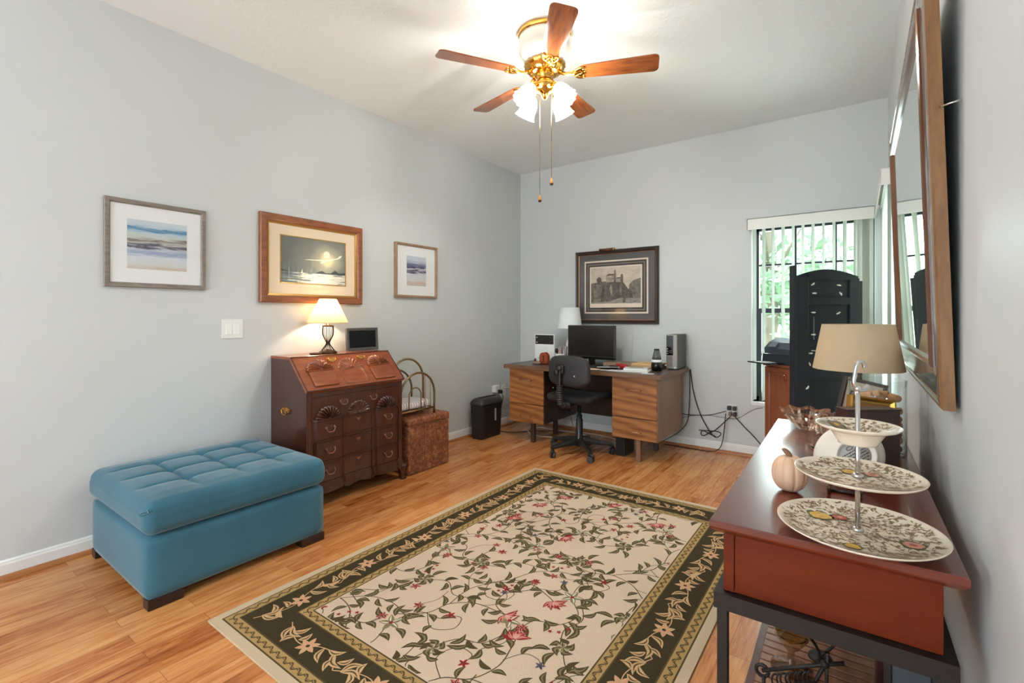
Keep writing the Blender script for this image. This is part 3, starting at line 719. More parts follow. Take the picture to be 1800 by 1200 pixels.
# ------------------------------------------------------------------ rug: one mesh, pattern woven in
RX0, RX1, RY0, RY1, RZ = -2.1, -.462, .832, 3.205, .009
m_pile = (120, .5, .003)
def rugm(name, c): return mat(name, c, .95, spec=.1, bump=m_pile)
rmats = [rugm('rug_cream', (204, 180, 157)), rugm('rug_dark', (62, 52, 34)), rugm('rug_gold', (170, 138, 88)), rugm('rug_olive', (82, 70, 46)),
         rugm('rug_sage', (128, 116, 84)), rugm('rug_red', (140, 42, 44)), rugm('rug_pink', (208, 138, 124)), rugm('rug_tan', (196, 158, 116)), rugm('rug_edge', (194, 172, 144)), rugm('rug_navy', (58, 62, 92)), rugm('rug_white', (216, 208, 194))]
CRE, DRK, GLD, OLV, SAG, RED, PNK, TAN, EDG, NVY, WHT = range(11)
rm = MB(); lay = [0]
def rp(pts, mi, lv):
    rm.mi = mi; zj = lv*.00022+(random.random()*.00016 if lv > 3.4 or lv in (2.2, ) and False else 0)
    rm.face([(x, y, RZ+zj) for x, y in pts])
rm.mi = EDG; rm.box(RX0, RX1, RY0, RY1, .001, RZ)
def rect(i0, mi, lv): rp([(RX0+i0, RY0+i0), (RX1-i0, RY0+i0), (RX1-i0, RY1-i0), (RX0+i0, RY1-i0)], mi, lv)
rect(.036, OLV, .5); rect(.042, GLD, 1); rect(.082, OLV, 1.3); rect(.088, DRK, 1.6); rect(.236, OLV, 1.9); rect(.242, GLD, 2.2); rect(.280, OLV, 2.5); rect(.286, CRE, 2.8)
def spline(P, n=6):
    P = [Vector((*p, 0)) for p in P]; Q = []
    for i in range(len(P)-1):
        p0 = P[max(i-1, 0)]; p1 = P[i]; p2 = P[i+1]; p3 = P[min(i+2, len(P)-1)]
        for k in range(n):
            t = k/n; Q.append(.5*((2*p1)+(p2-p0)*t+(2*p0-5*p1+4*p2-p3)*t*t+(3*p1-p0-3*p2+p3)*t**3))
    Q.append(P[-1]); return Q
class Motif:
    """draws in a local frame: origin, angle, scale, mirror; clipped to a rectangle"""
    def __init__(s, x, y, ang=0, sc=1, flip=1, clip=None): s.o = (x, y); s.c = math.cos(ang)*sc; s.s = math.sin(ang)*sc; s.f = flip; s.sc = sc; s.clip = clip
    def T(s, p):
        x, y = p[0], p[1]*s.f; return (s.o[0]+x*s.c-y*s.s, s.o[1]+x*s.s+y*s.c)
    def put(s, pts, mi, lv):
        q = [s.T(p) for p in pts]
        if s.clip:
            cx, cy = sum(p[0] for p in q)/len(q), sum(p[1] for p in q)/len(q)
            a, b, c, d = s.clip
            if not (a < cx < b and c < cy < d): return
            q = [(min(b, max(a, px)), min(d, max(c, py))) for px, py in q]
        try: rp(q, mi, lv)
        except Exception: pass
    def stem(s, pts, w=.004, mi=OLV, lv=3.5):
        Q = spline(pts)
        for i in range(len(Q)-1):
            d = (Q[i+1]-Q[i]); 
            if d.length < 1e-6: continue
            nn = Vector((-d.y, d.x, 0)).normalized()*w/2
            s.put([Q[i]-nn, Q[i+1]-nn, Q[i+1]+nn, Q[i]+nn], mi, lv)
    def leaf(s, x, y, ang, l, w, m1=OLV, m2=SAG, lv=4, bend=.15):
        if m1 == OLV and lv == 4: l *= 1.12; w *= 1.25
        ca, sa = math.cos(ang), math.sin(ang); A = []; Bm = []; n = 6
        for i in range(n+1):
            t = i/n; ww = w*math.sin(PI*t**.8)**.9 if 0 < t < 1 else 0; b = bend*l*math.sin(PI*t)
            A.append((t*l, b+ww/2)); Bm.append((t*l, b-ww/2))
        R = lambda p: (x+p[0]*ca-p[1]*sa, y+p[0]*sa+p[1]*ca)
        full = A+Bm[::-1][1:-1]
        s.put([R(p) for p in full], m1, lv)
        half = [(.08*l+p[0]*.8, bend*l*math.sin(PI*(p[0]/l))*.9+(p[1]-bend*l*math.sin(PI*p[0]/l))*.55) for p in A]+[(.08*l+p[0]*.8, bend*l*math.sin(PI*(p[0]/l))*.9) for p in A[::-1][1:-1]]
        s.put([R(p) for p in half], m2, lv+.4)
    def flower(s, x, y, r, n=6, m1=RED, m2=PNK, mc=CRE, ang=0, lv=5, span=2*PI):
        for k in range(n):
            a = ang+span*k/n if span > 6 else ang-span/2+span*k/(n-1)
            s.leaf(x, y, a, r, r*.46, m1, m2, lv, 0)
        s.put([(x+.17*r*math.cos(j*PI/4), y+.17*r*math.sin(j*PI/4)) for j in range(8)], mc, lv+1)
FC = (RX0+.290, RX1-.290, RY0+.290, RY1-.290)
def motif_big(x, y, ang, sc, fl):
    m = Motif(x, y, ang, sc, fl, FC)
    m.stem([(-.26, -.10), (-.16, -.02), (-.06, -.01), (.02, .06), (.05, .15), (.06, .20)], .0045)
    m.stem([(-.16, -.02), (-.20, .07), (-.14, .13), (-.08, .10), (-.10, .06)], .0035)
    m.stem([(-.06, -.01), (.06, -.04), (.17, -.01), (.25, .06)], .004)
    m.stem([(.06, -.04), (.13, -.12), (.22, -.14)], .003)
    m.stem([(.03, .09), (.10, .13), (.15, .11), (.16, .08)], .003)
    for a in range(-4, 5): m.leaf(.06, .20, PI/2+a*.32-.1, .062 if a % 2 == 0 else .05, .020, RED, PNK, 5+.1*abs(a), .1)
    for a in (-.4, 0, .4): m.leaf(.06, .20, PI/2+a, .035, .011, PNK, CRE, 6, 0)
    m.flower(.225, -.14, .026, 5, RED, PNK, OLV); m.flower(.16, .08, .020, 5, NVY, SAG, OLV); m.flower(-.10, .055, .022, 5, RED, RED, OLV)
    for (lx, ly, la, ll) in ((-.22, -.07, .9, .06), (-.2, -.06, -.6, .055), (-.11, -.015, 1.2, .055), (-.09, -.015, -1.0, .07), (0, .04, 2.4, .06), (.0, .03, -.2, .05), (.04, .12, 2.6, .05),
                             (.03, -.035, -.9, .065), (.10, -.03, .9, .06), (.13, -.02, -.5, .06), (.18, 0, 1.5, .05), (.21, .03, -.1, .06), (.25, .06, .9, .065), (.25, .06, .1, .05), (.09, .125, .9, .05), (-.19, .06, 2.9, .045), (.11, -.10, -1.8, .05), (.16, -.13, .5, .04)):
        m.leaf(lx, ly, la, ll, .018, OLV, SAG, 4, .18)
def motif_rose(x, y, ang, sc, fl):
    m = Motif(x, y, ang, sc, fl, FC)
    for k in range(5): m.leaf(-.01, 0, .3+k*1.25, .05, .03, OLV, SAG, 5, .35)
    for k in range(4): m.leaf(-.01, .003, .9+k*1.5, .028, .018, SAG, CRE, 6, .4)
    m.stem([(0, -.02), (.07, -.06), (.16, -.05), (.23, -.11)], .004); m.stem([(-.03, .02), (-.08, .09), (-.04, .18), (-.07, .24)], .004)
    m.stem([(-.04, .15), (.03, .17), (.10, .15)], .003)
    for (lx, ly, la, ll) in ((.03, -.02, -.3, .09), (.04, -.03, -.9, .07), (.1, -.06, .7, .06), (.14, -.05, -1.2, .05), (.18, -.07, .4, .06), (.23, -.11, -.9, .06), (.23, -.11, 0, .055), (-.07, .07, 2.6, .06), (-.07, .09, .5, .06), (-.05, .15, 2.8, .06), (-.06, .2, .8, .05), (-.07, .24, 1.2, .07), (-.07, .24, 2.1, .06), (-.05, -.02, -2.4, .07), (-.05, 0, 2.9, .07)):
        m.leaf(lx, ly, la, ll, .02, OLV, SAG, 4, .2)
    m.flower(.11, .15, .024, 5, RED, PNK, OLV)
def motif_white(x, y, ang, sc, fl):
    m = Motif(x, y, ang, sc, fl, FC)
    m.flower(0, 0, .05, 5, SAG, WHT, RED)
    m.stem([(.01, .03), (.03, .12), (.12, .15), (.2, .10), (.26, .12)], .004); m.stem([(-.02, -.03), (-.09, -.08), (-.18, -.05)], .0035)
    for (lx, ly, la, ll) in ((-.04, -.02, 3.5, .08), (-.03, .03, 2.3, .065), (.03, -.03, -.8, .075), (.0, -.04, -1.8, .07), (.02, .07, 2.6, .055), (.03, .11, .2, .05), (.08, .145, 1.5, .055), (.12, .15, -.8, .06), (.17, .12, 1.1, .05), (.2, .1, -.9, .055), (-.08, -.07, -2.0, .05), (-.13, -.07, 2.2, .05), (-.18, -.05, 3.3, .06)):
        m.leaf(lx, ly, la, ll, .021, OLV, SAG, 4, .2)
    m.flower(.265, .125, .026, 6, RED, PNK, OLV)
    for q in ((.14, .19), (.17, .175), (.10, .185)): m.flower(q[0], q[1], .011, 5, RED, RED, RED)
gw, gh = (FC[1]-FC[0])/2, .285
fn = (motif_big, motif_rose, motif_white)
for r in range(-1, 8):
    for c in range(-1, 6):
        x = FC[0]+(c+.25+.5*(r % 2))*gw*.47; y = FC[2]+(r+.45)*gh
        fn[(r+2*c) % 3](x, y, math.radians(28+25*((r*2+c*3) % 3)+ (180 if (r+c) % 4 == 1 else 0)), 1.02, 1 if (r+c) % 2 else -1)
# border vine
def border(p0, d, nrm, length, clip):
    n = round(length/.37); st = length/n
    for k in range(n):
        t = (k+.5)*st; x = p0[0]+d[0]*t; y = p0[1]+d[1]*t; ang = math.atan2(d[1], d[0])
        m = Motif(x, y, ang, 1, 1 if k % 2 else -1, clip)
        m.stem([(-st/2, -.03), (-.10, .01), (-.03, .02), (.05, -.015), (.12, -.02), (st/2, .03)], .004, TAN, 3)
        m.flower(0, .012, .046, 6, TAN, PNK, DRK, ang=.2, lv=4)
        for (lx, ly, la, ll) in ((-.15, -.02, 1.0, .075), (-.15, -.02, .2, .08), (-.12, -.0, -1.0, .06), (-.09, .01, 1.9, .05), (.06, -.02, .9, .07), (.08, -.02, -.5, .065), (.11, -.02, .3, .085), (.14, -.01, 1.3, .06), (.16, 0, -1.0, .055), (-.06, .015, -1.4, .05)):
            m.leaf(lx, ly, la, ll*1.1, .024, TAN, OLV, 3.5, .2)
a0 = .162
bc = (RX0+.092, RX1-.092, RY0+.092, RY1-.092)
Lx, Ly = RX1-RX0-2*a0, RY1-RY0-2*a0
border((RX0+a0, RY0+a0-.05), (0, 1), None, Ly+.1, (RX0+.092, RX0+.232, bc[2], bc[3]))
border((RX1-a0, RY1-a0+.05), (0, -1), None, Ly+.1, (RX1-.232, RX1-.092, bc[2], bc[3]))
border((RX0+a0+.12, RY0+a0), (1, 0), None, Lx-.24, (bc[0], bc[1], RY0+.092, RY0+.232))
border((RX1-a0-.12, RY1-a0), (-1, 0), None, Lx-.24, (bc[0], bc[1], RY1-.232, RY1-.092))
# guard bands: running scroll
def guard(i, lv):
    for (p0, d, ln) in (((RX0+i, RY0+i), (0, 1), RY1-RY0-2*i), ((RX1-i, RY0+i), (0, 1), RY1-RY0-2*i), ((RX0+i, RY0+i), (1, 0), RX1-RX0-2*i), ((RX0+i, RY1-i), (1, 0), RX1-RX0-2*i)):
        m = Motif(p0[0], p0[1], math.atan2(d[1], d[0])); n = int(ln/.045)
        pts = [(k*ln/(2*n), (.011 if k % 2 else -.011)) for k in range(2*n+1)]
        Q = spline(pts, 3)
        for a, b in zip(Q, Q[1:]):
            dd = (b-a); nn = Vector((-dd.y, dd.x, 0)).normalized()*.0028
            m.put([a-nn, b-nn, b+nn, a+nn], OLV, lv)
        for k in range(n):
            m.leaf((k+.25)*ln/n, .008, -.5, .018, .008, OLV, GLD, lv+.2, 0); m.leaf((k+.75)*ln/n, -.008, .5, .018, .008, OLV, GLD, lv+.2, 0)
guard(.062, 2.0); guard(.261, 3.2)
rug = rm.build('area_rug', rmats, None, loc=((RX0+RX1)/2, (RY0+RY1)/2, 0))
tag(rug, 'large cream floral rug with a dark olive border on the wood floor', 'rug')
# ------------------------------------------------------------------ slant-front secretary desk
m_mah = wood('mahogany', (80, 40, 28), (66, 32, 22), .24, (9, 9, 1.3), 3, .5, coat=.3)
m_mah_lit = wood('mahogany_lit', (152, 80, 42), (128, 62, 34), .25, (10, 2, 10), 3, .5, coat=.4)  # same mahogany, lightened and warmed to carry the table lamp's light
m_pull = mat('aged_pull', (156, 112, 92), .28, .8)
m_plate = mat('aged_plate', (98, 64, 50), .4, .5)
m_pullb = mat('polished_pull', (206, 158, 88), .25, 1)
SE = thing('secretary_desk', 'dark mahogany slant-front desk with carved shells between ottoman and hamper', 'desk', (-3.0, 2.045, 0))
Y0, Y1 = 1.66, 2.43
mb = MB(); mb.prism([(-3.21, .12), (-2.80, .12), (-2.80, .728), (-2.978, .918), (-2.978, .935), (-3.21, .935)], Y0+.006, Y1-.006, 'y'); mb.build('carcass', m_mah, SE)
mb = MB(); mb.box(-3.215, -2.958, Y0-.003, Y1+.003, .935, .953, bevel=.003); mb.build('top', m_mah_lit, SE)
for ya in (Y0, Y1-.012):
    mb = MB(); mb.prism([(-3.214, .115), (-2.788, .115), (-2.788, .738), (-2.966, .930), (-2.966, .936), (-3.214, .936)], ya, ya+.012, 'y'); mb.build('side_panel', m_mah, SE)
for ya, yb in ((Y0+.012, Y0+.034), (Y1-.034, Y1-.012)):
    mb = MB(); mb.box(-2.80, -2.786, ya, yb, .13, .735, bevel=.002); mb.build('stile', m_mah, SE)
MB().box(-2.80, -2.786, Y0+.034, Y1-.034, .702, .735, bevel=.002).build('rail', m_mah, SE)
A, Bq = Y0+.036, Y1-.036
def prof_block(off=0, z=0):
    S = [(A, 0), (A+.010, .001), (A+.016, .010), (A+.026, .021), (A+.040, .025), (A+.190, .025), (A+.206, .022), (A+.220, .012), (A+.235, .006), (A+.262, .004),
         (2.045, .002), (Bq-.262, .004), (Bq-.250, .006), (Bq-.246, .016), (Bq-.236, .018), (Bq-.226, .008), (Bq-.214, .008), (Bq-.206, .020), (Bq-.190, .025), (Bq-.040, .025), (Bq-.026, .021), (Bq-.016, .010), (Bq-.010, .001), (Bq, 0)]
    return [(-2.792+d+off, y) for y, d in S]
def block_slab(mb, off, z0, z1, ext=0):
    P = prof_block(off); P[0] = (P[0][0], P[0][1]-ext); P[-1] = (P[-1][0], P[-1][1]+ext)
    mb.prism([(-2.805, P[0][1])]+P+[(-2.805, P[-1][1])], z0, z1, 'z')
def pull(M, m_, s=1.0, plate=True, parent=None, nm='pull'):
    mb = MB()
    if plate:
        o = [(-.036, .004), (-.030, .014), (-.020, .010), (-.012, .018), (0, .013), (.012, .018), (.020, .010), (.030, .014), (.036, .004), (.026, -.004), (.018, -.014), (.008, -.016), (0, -.024), (-.008, -.016), (-.018, -.014), (-.026, -.004)]
        mb.prism([(x*s, y*s) for x, y in o], 0, .0025, 'z', M)
    mb.mi = 1
    mb.tube([M @ Vector((x*s, y*s, z*s)) for x, y, z in ((-.026, .006, .003), (-.027, .003, .012), (-.020, -.014, .013), (-.008, -.019, .014), (.008, -.019, .014), (.020, -.014, .013), (.027, .003, .012), (.026, .006, .003))], .0028*s, 8, smooth_path=3)
    for x in (-.026, .026): mb.sphere(M @ Vector((x*s, .006*s, .004)), .0055*s, 10)
    return mb.build(nm, [m_plate if m_ is m_pull else m_, m_], parent)
def shell(M, R, m_, parent, concave=False, nfl=11, nm='carved_shell'):
    mb = MB(); nt, nr = nfl*8, 12; rings = []
    for j in range(nr+1):
        q = j/nr; ring = []
        for i in range(nt+1):
            th = PI*i/nt-.0; fl = .5-.5*math.cos(2*nfl*th)
            rr = R*(.14+.86*q)*(1+.05*fl*q)
            if concave: z = .0015+.017*q*q*(.25+.75*fl)+(.004*(1-q))
            else: z = .001+.027*math.sin(PI*min(1, (1-q)*.62+.06)**.8)*(.18+.82*fl)
            if j == nr: z = 0
            ring.append(M @ Vector((rr*math.cos(th), rr*math.sin(th)*.92, z)))
        rings.append(ring)
    mb.loft(rings, close=False, caps=False)
    c = [(R*.17*math.cos(a*PI/10), R*.17*math.sin(a*PI/10)) for a in range(11)]
    mb.prism([(x, y) for x, y in c], 0, .012, 'z', M)
    mb.sphere(M @ Vector((0, R*.05, .010)), (R*.10, R*.10, R*.10), 10)
    mb.tube([M @ Vector((R*x, R*y, .004)) for x, y in ((-1.02, .0), (-.6, -.03), (-.25, .01), (0, -.06), (.25, .01), (.6, -.03), (1.02, 0))], .004, 8, smooth_path=4)
    return mb.build(nm, m_, parent)
ZD = [(.163, .274), (.292, .414), (.432, .546)]
for k, (za, zb) in enumerate(ZD):
    mb = MB(); block_slab(mb, 0, za, zb); dr = mb.build('drawer', m_mah, SE)
    for y in (A+.115, Bq-.115): pull(on_left(y, (za+zb)/2+.008, -2.767-XL), m_pull, 1.15, True, dr)
    mb = MB(); mb.prism([(0, -.012), (-.016, .004), (-.02, .012), (0, .009), (.02, .012), (.016, .004)], 0, .002, 'z', on_left(2.045, (za+zb)/2+.025, -2.789-XL)); mb.build('keyhole_plate', m_pull, dr)
mb = MB(); mb.box(-2.80, -2.789, A, Bq, .56, .698, bevel=.002); dr = mb.build('drawer', m_mah, SE)
for i, y in enumerate((A+.115, 2.045, Bq-.115)): shell(on_left(y, .560, -2.789-XL+(.010 if i != 1 else 0)), .088, m_mah, dr, concave=(i == 1))
for y in (1.925, 2.165): pull(on_left(y, .652, -2.789-XL), m_pull, 1.0, True, dr)
for i, z in enumerate((.277, .417, .549)):
    mb = MB(); block_slab(mb, .005, z, z+.005); block_slab(mb, .002, z+.005, z+.009); block_slab(mb, .005, z+.009, z+.0135); mb.build('molding', m_mah, SE)
mb = MB(); block_slab(mb, .004, .146, .160, .036); block_slab(mb, .012, .130, .148, .036); block_slab(mb, .020, .112, .131, .036)
mb.build('base_molding', m_mah, SE)
def apron():
    mb = MB(); P = prof_block(.010)
    for i in range(len(P)-1):
        (xa, ya), (xb, yb) = P[i], P[i+1]
        def zl(y): t = abs(y-2.045)/.36; return .095-.018*math.sin(t*PI*2.5)**2 if t < .8 else .085
        mb.loft([[(-2.81, ya, .114), (xa, ya, .114), (xa, ya, zl(ya)), (-2.81, ya, zl(ya))], [(-2.81, yb, .114), (xb, yb, .114), (xb, yb, zl(yb)), (-2.81, yb, zl(yb))]], True, True, False)
    mb.build('apron', m_mah, SE)
apron()
for fy, sy in ((Y0, 1), (Y1, -1)):
    mb = MB()
    pr = [(0, .118), (.010, .112), (.016, .095), (.010, .075), (-.004, .052), (-.006, .032), (.010, .016), (.020, .010), (.020, 0), (-.022, 0), (-.030, .04), (-.036, .075), (-.06, .1), (-.10, .108), (-.10, .118)]
    mb.prism([(-2.775+a, b) for a, b in pr], fy-.012*sy, fy+.02*sy, 'y')
    mb.prism([(fy-sy*a-.006*sy, b) for a, b in [(p[0], p[1]) for p in pr]], -2.80, -2.768, 'x')
    mb.build('bracket_foot', m_mah, SE)
    mb = MB(); mb.box(-3.21, -3.13, fy-.002*sy, fy+.022*sy, 0, .118, bevel=.003); mb.build('rear_foot', m_mah, SE)
Ml = Matrix.Translation((-2.870, 2.045, .845)) @ Matrix(((0, -.688, .725, 0), (1, 0, 0, 0), (0, .725, .688, 0), (0, 0, 0, 1)))
mb = MB(); mb.box(-.392, .392, -.142, .140, -.014, .006, Ml, bevel=.003); lid = mb.build('slant_lid', m_mah_lit, SE)
mb = MB(); mb.frame(.784, .282, [(0, .006), (.0, .011), (.004, .012), (.006, .006)], Ml); mb.build('lid_bead', m_mah, lid)
def rrect(w, h, r, c=(0, 0), n=5):
    P = []
    for sx, sy, a0 in ((1, 1, 0), (-1, 1, PI/2), (-1, -1, PI), (1, -1, 1.5*PI)):
        for k in range(n+1):
            a = a0+PI/2*k/n; P.append((c[0]+sx*(w/2-r)+r*math.cos(a), c[1]+sy*(h/2-r)+r*math.sin(a)))
    return P
for i, u in enumerate((-.235, 0.0, .235)):
    Mu = Ml @ Matrix.Translation((u, 0, .006))
    if i != 1:
        mb = MB(); h = [(0, .0), (.0, .009), (.005, .0125), (.012, .014), (.02, .0125)]
        rings = []
        for ins, z in h: rings.append([Mu @ Vector((x, y, z)) for x, y in rrect(.178-2*ins, .122-2*ins, .012, (0, -.052))])
        mb.loft(rings, True, True, True); mb.build('raised_panel', m_mah_lit, lid)
    else:
        mb = MB(); rings = []
        for ins, z in ((-.004, 0), (.0, .006), (.006, .006), (.016, -.001)): rings.append([Mu @ Vector((x, y, z)) for x, y in rrect(.186-2*ins, .126-2*ins, .02, (0, -.052))])
        mb.loft(rings, True, False, True); mb.build('sunk_panel', m_mah_lit, lid)
    shell(Mu @ Matrix.Translation((0, .012, .007 if i != 1 else 0)), .092, m_mah_lit, lid, concave=(i == 1))
for u in (-.115, .125): pull(Ml @ Matrix.Translation((u, .098, .006)), m_pullb, 1.0, True, lid)
Ms = Matrix.Translation((-3.02, Y0, .605)) @ Matrix(((1, 0, 0, 0), (0, 0, -1, 0), (0, 1, 0, 0), (0, 0, 0, 1)))
pull(Ms, m_pullb, 1.25, True, SE, 'side_pull')

# table lamp on it
LX, LY, LZ = -3.08, 2.0, .9535
tl = thing('table_lamp', 'lit table lamp with pleated cream shade on the slant-front desk', 'lamp', (LX, LY, LZ))
mb = MB(); mb.lathe([(0, LZ), (.062, LZ), (.064, LZ+.006), (.055, LZ+.016), (.03, LZ+.022), (.012, LZ+.03), (0, LZ+.03)], (LX, LY, 0), 32); mb.build('base', mat('lamp_bronze', (58, 40, 28), .35, .6), tl)
mb = MB(); MBR = D.materials['lamp_bronze']
for k in range(8):
    a = 2*PI*k/8; P = [(.050, .014), (.030, .040), (.012, .070), (.022, .100), (.037, .135), (.037, .185), (.030, .197)]
    mb.tube([(LX+r*math.cos(a), LY+r*math.sin(a), LZ+z) for r, z in P], .0028, 6, smooth_path=4)
mb.build('wire_body', MBR, tl)
mb = MB(); mb.lathe([(.0, LZ+.190), (.040, LZ+.190), (.041, LZ+.198), (.012, LZ+.204), (.010, LZ+.23), (0, LZ+.23)], (LX, LY, 0), 24); mb.build('collar', MBR, tl)
m_pleat = glow_shade('pleated_shade', (208, 184, 142), .38)
mb = MB(); mb.lathe([(.137, LZ+.215), (.0965, LZ+.305), (.058, LZ+.387)], (LX, LY, 0), 144, caps=False, mod=lambda a, z: 1+.018*math.cos(36*a)); shd = mb.build('lamp_shade', m_pleat, tl)
mb = MB(); mb.lathe([(.138, LZ+.213), (.140, LZ+.217), (.137, LZ+.221), (.135, LZ+.217)], (LX, LY, 0), 48, caps=False); mb.lathe([(.058, LZ+.384), (.060, LZ+.387), (.058, LZ+.390), (.056, LZ+.387)], (LX, LY, 0), 36, caps=False); mb.build('shade_trim', mat('shade_trim', (226, 200, 160), .7), shd)
mb = MB(); mb.sphere((LX, LY, LZ+.30), .024, 14); mb.build('bulb', D.materials['bulb_glow'], tl)
pt('table_lamp_light', (0, 0, .30), .75, (1, .82, .58), .024, tl)
dz = thing('trinket_dish', 'small dark oval dish on the slant-front desk left of the lamp', 'dish', (-3.06, 1.89, .953))
mb = MB(); mb.lathe([(0, .953), (.034, .954), (.043, .962), (.041, .963), (.033, .957), (0, .956)], (-3.06, 1.89, 0), 24, mod=None, M=None); mb.build('bowl', m_dbrass, dz)
df = thing('digital_photo_frame', 'black digital photo frame on the slant-front desk right of the lamp', 'photo frame', (-3.10, 2.30, .953))
Md = on_left(2.305, 1.0420, .125) @ Matrix.Rotation(math.radians(-4), 4, 'X')
mb = MB(); mb.frame(.285, .172, [(0, -.012), (0, .006), (.004, .009), (.020, .008), (.022, .002), (.022, -.004)], Md); mb.build('bezel', mat('frame_charcoal', (66, 62, 60), .3), df)
MB().box(-.122, .122, -.066, .066, -.010, .001, Md).build('screen', mat('dark_screen', (14, 13, 16), .35, spec=.15), df)
MB().box(-.03, .03, -.070, .03, -.035, -.012, Md).build('stand', m_black, df)

# ------------------------------------------------------------------ wicker hamper
m_wick = mat('wicker', (128, 76, 46), .5)
def _w():
    n = N(m_wick, 'ShaderNodeTexNoise'); n.inputs['Scale'].default_value = 40; n.inputs['Detail'].default_value = 4; L(m_wick, coords(m_wick), n.inputs['Vector'])
    L(m_wick, ramp(m_wick, n.outputs[0], [(.3, (96, 52, 32)), (.55, (140, 84, 52)), (.75, (186, 124, 82))]), m_wick.node_tree.nodes['Principled BSDF'].inputs['Base Color'])
_w()
hx0, hx1, hy0, hy1 = -3.19, -2.775, 2.487, 2.925
hm = thing('wicker_hamper', 'square brown wicker hamper with lid beside the slant-front desk', 'basket', ((hx0+hx1)/2, (hy0+hy1)/2, 0))
def weave(hx, hy, pu=.0165, pv=.019, amp=.0048):
    def d(p):
        if abs(abs(p.z)) < 9:
            if abs(abs(p.y)-hy) < .004 and abs(p.x) < hx-.006: u, nn = p.x, Vector((0, math.copysign(1, p.y), 0))
            elif abs(abs(p.x)-hx) < .004 and abs(p.y) < hy-.006: u, nn = p.y, Vector((math.copysign(1, p.x), 0, 0))
            else: return p
            k = math.floor(u/pu); s = abs(math.sin(PI*u/pu))
            h = amp*s*(.55+.45*math.sin(2*PI*p.z/pv+(k % 2)*PI))
            if abs((p.z+.2) % .135-.03) < .006: h += .0022
            return p+nn*h
        return p
    return d
hw, hd = hx1-hx0, hy1-hy0
mb = MB(); rbox(mb, ((hx0+hx1)/2, (hy0+hy1)/2, .1865), (hw, hd, .367), .008, (150, 160, 110), weave(hw/2, hd/2)); mb.build('body', m_wick, hm)
def lidweave(p):
    if p.z > .018: return p+Vector((0, 0, .0040*abs(math.sin(PI*p.x/.016))*(.4+.6*math.sin(2*PI*p.y/.024+(math.floor(p.x/.016) % 2)*PI))))
    return weave(hw/2+.003, hd/2+.003, .02, .012, .0035)(p)
mb = MB(); rbox(mb, ((hx0+hx1)/2+.002, (hy0+hy1)/2, .400), (hw+.006, hd+.006, .052), .014, (110, 110, 14), lidweave); mb.build('lid', m_wick, hm)
mb = MB()
for z in (.372,):
    pts = []
    for (xa, ya), (xb, yb) in (((hx0, hy0), (hx1, hy0)), ((hx1, hy0), (hx1, hy1)), ((hx1, hy1), (hx0, hy1)), ((hx0, hy1), (hx0, hy0))):
        for k in range(24): t = k/24; pts.append((xa+(xb-xa)*t, ya+(yb-ya)*t, z+.004*math.sin(k*PI/2)))
    mb.tube(pts, .005, 6, closed=True)
mb.build('braided_rim', m_wick, hm)

# brass rack with arched rails
rk = thing('brass_rack', 'brass rack of three arched rails standing on the wicker hamper', 'rack', (-2.96, 2.63, .429))
rz = .429
def arch(mb, x, yc, hwid, zb, zt, r, a0=0, a1=PI, legs=True):
    P = []
    if legs: P.append((x, yc+hwid, zb))
    rad = hwid; zc = zt-rad
    if legs: P.append((x, yc+hwid, (zb+zc)/2))
    for k in range(17): a = PI*k/16; P.append((x, yc+hwid*math.cos(a), zc+rad*math.sin(a)))
    if legs: P += [(x, yc-hwid, (zb+zc)/2), (x, yc-hwid, zb)]
    mb.tube(P, r, 10)
for x, zt, r, zb in ((-2.83, .770, .0085, rz), (-2.96, .872, .0085, rz+.03), (-3.10, .775, .0085, rz)):
    mb = MB(); arch(mb, x, 2.63, .178, zb, zt, r); mb.build('arched_rail', m_dgold, rk)
mb = MB(); arch(mb, -2.83, 2.60, .062, rz+.05, .655, .0045)
for y in (2.705, 2.765): mb.tube([(-2.83, y, rz+.045), (-2.83, y, .592+math.sqrt(max(0, .178**2-(y-2.63)**2)))], .003, 8)
mb.build('front_wires', m_dgold, rk)
mb = MB()
mb.tube([(-2.83, 2.452, rz+.046), (-2.83, 2.808, rz+.046)], .008, 10); mb.tube([(-3.10, 2.452, rz+.046), (-3.10, 2.808, rz+.046)], .008, 10)
mb.tube([(-3.10, 2.808, rz+.046), (-2.83, 2.808, rz+.046)], .006, 10); mb.tube([(-3.10, 2.452, rz+.046), (-2.83, 2.452, rz+.046)], .006, 10)
for y in (2.5, 2.56, 2.62, 2.68, 2.74): mb.tube([(-3.10, y, rz+.044), (-2.83, y, rz+.044)], .0025, 6)
mb.build('bottom_rails', m_dgold, rk)
def _str():
    m = mat('striped_cloth', (224, 216, 214), .85); w_ = N(m, 'ShaderNodeTexWave', wave_type='BANDS', bands_direction='Y'); w_.inputs['Scale'].default_value = 6; L(m, coords(m), w_.inputs['Vector'])
    L(m, ramp(m, w_.outputs[1], [(.0, (150, 140, 160)), (.12, (226, 220, 222)), (.85, (226, 220, 216)), (1, (180, 150, 140))]), m.node_tree.nodes['Principled BSDF'].inputs['Base Color']); return m
ck = MB(); rbox(ck, (-2.965, 2.63, rz+.082), (.24, .33, .058), .022, (20, 24, 8), lambda p: p+Vector((0, 0, .006*math.sin(p.x*40)*math.cos(p.y*30) if p.z > 0 else 0)))
tag(ck.build('folded_cloth', _str(), None, loc=(-2.965, 2.63, rz+.05)), 'striped white cloth pad lying inside the brass rack', 'cloth')

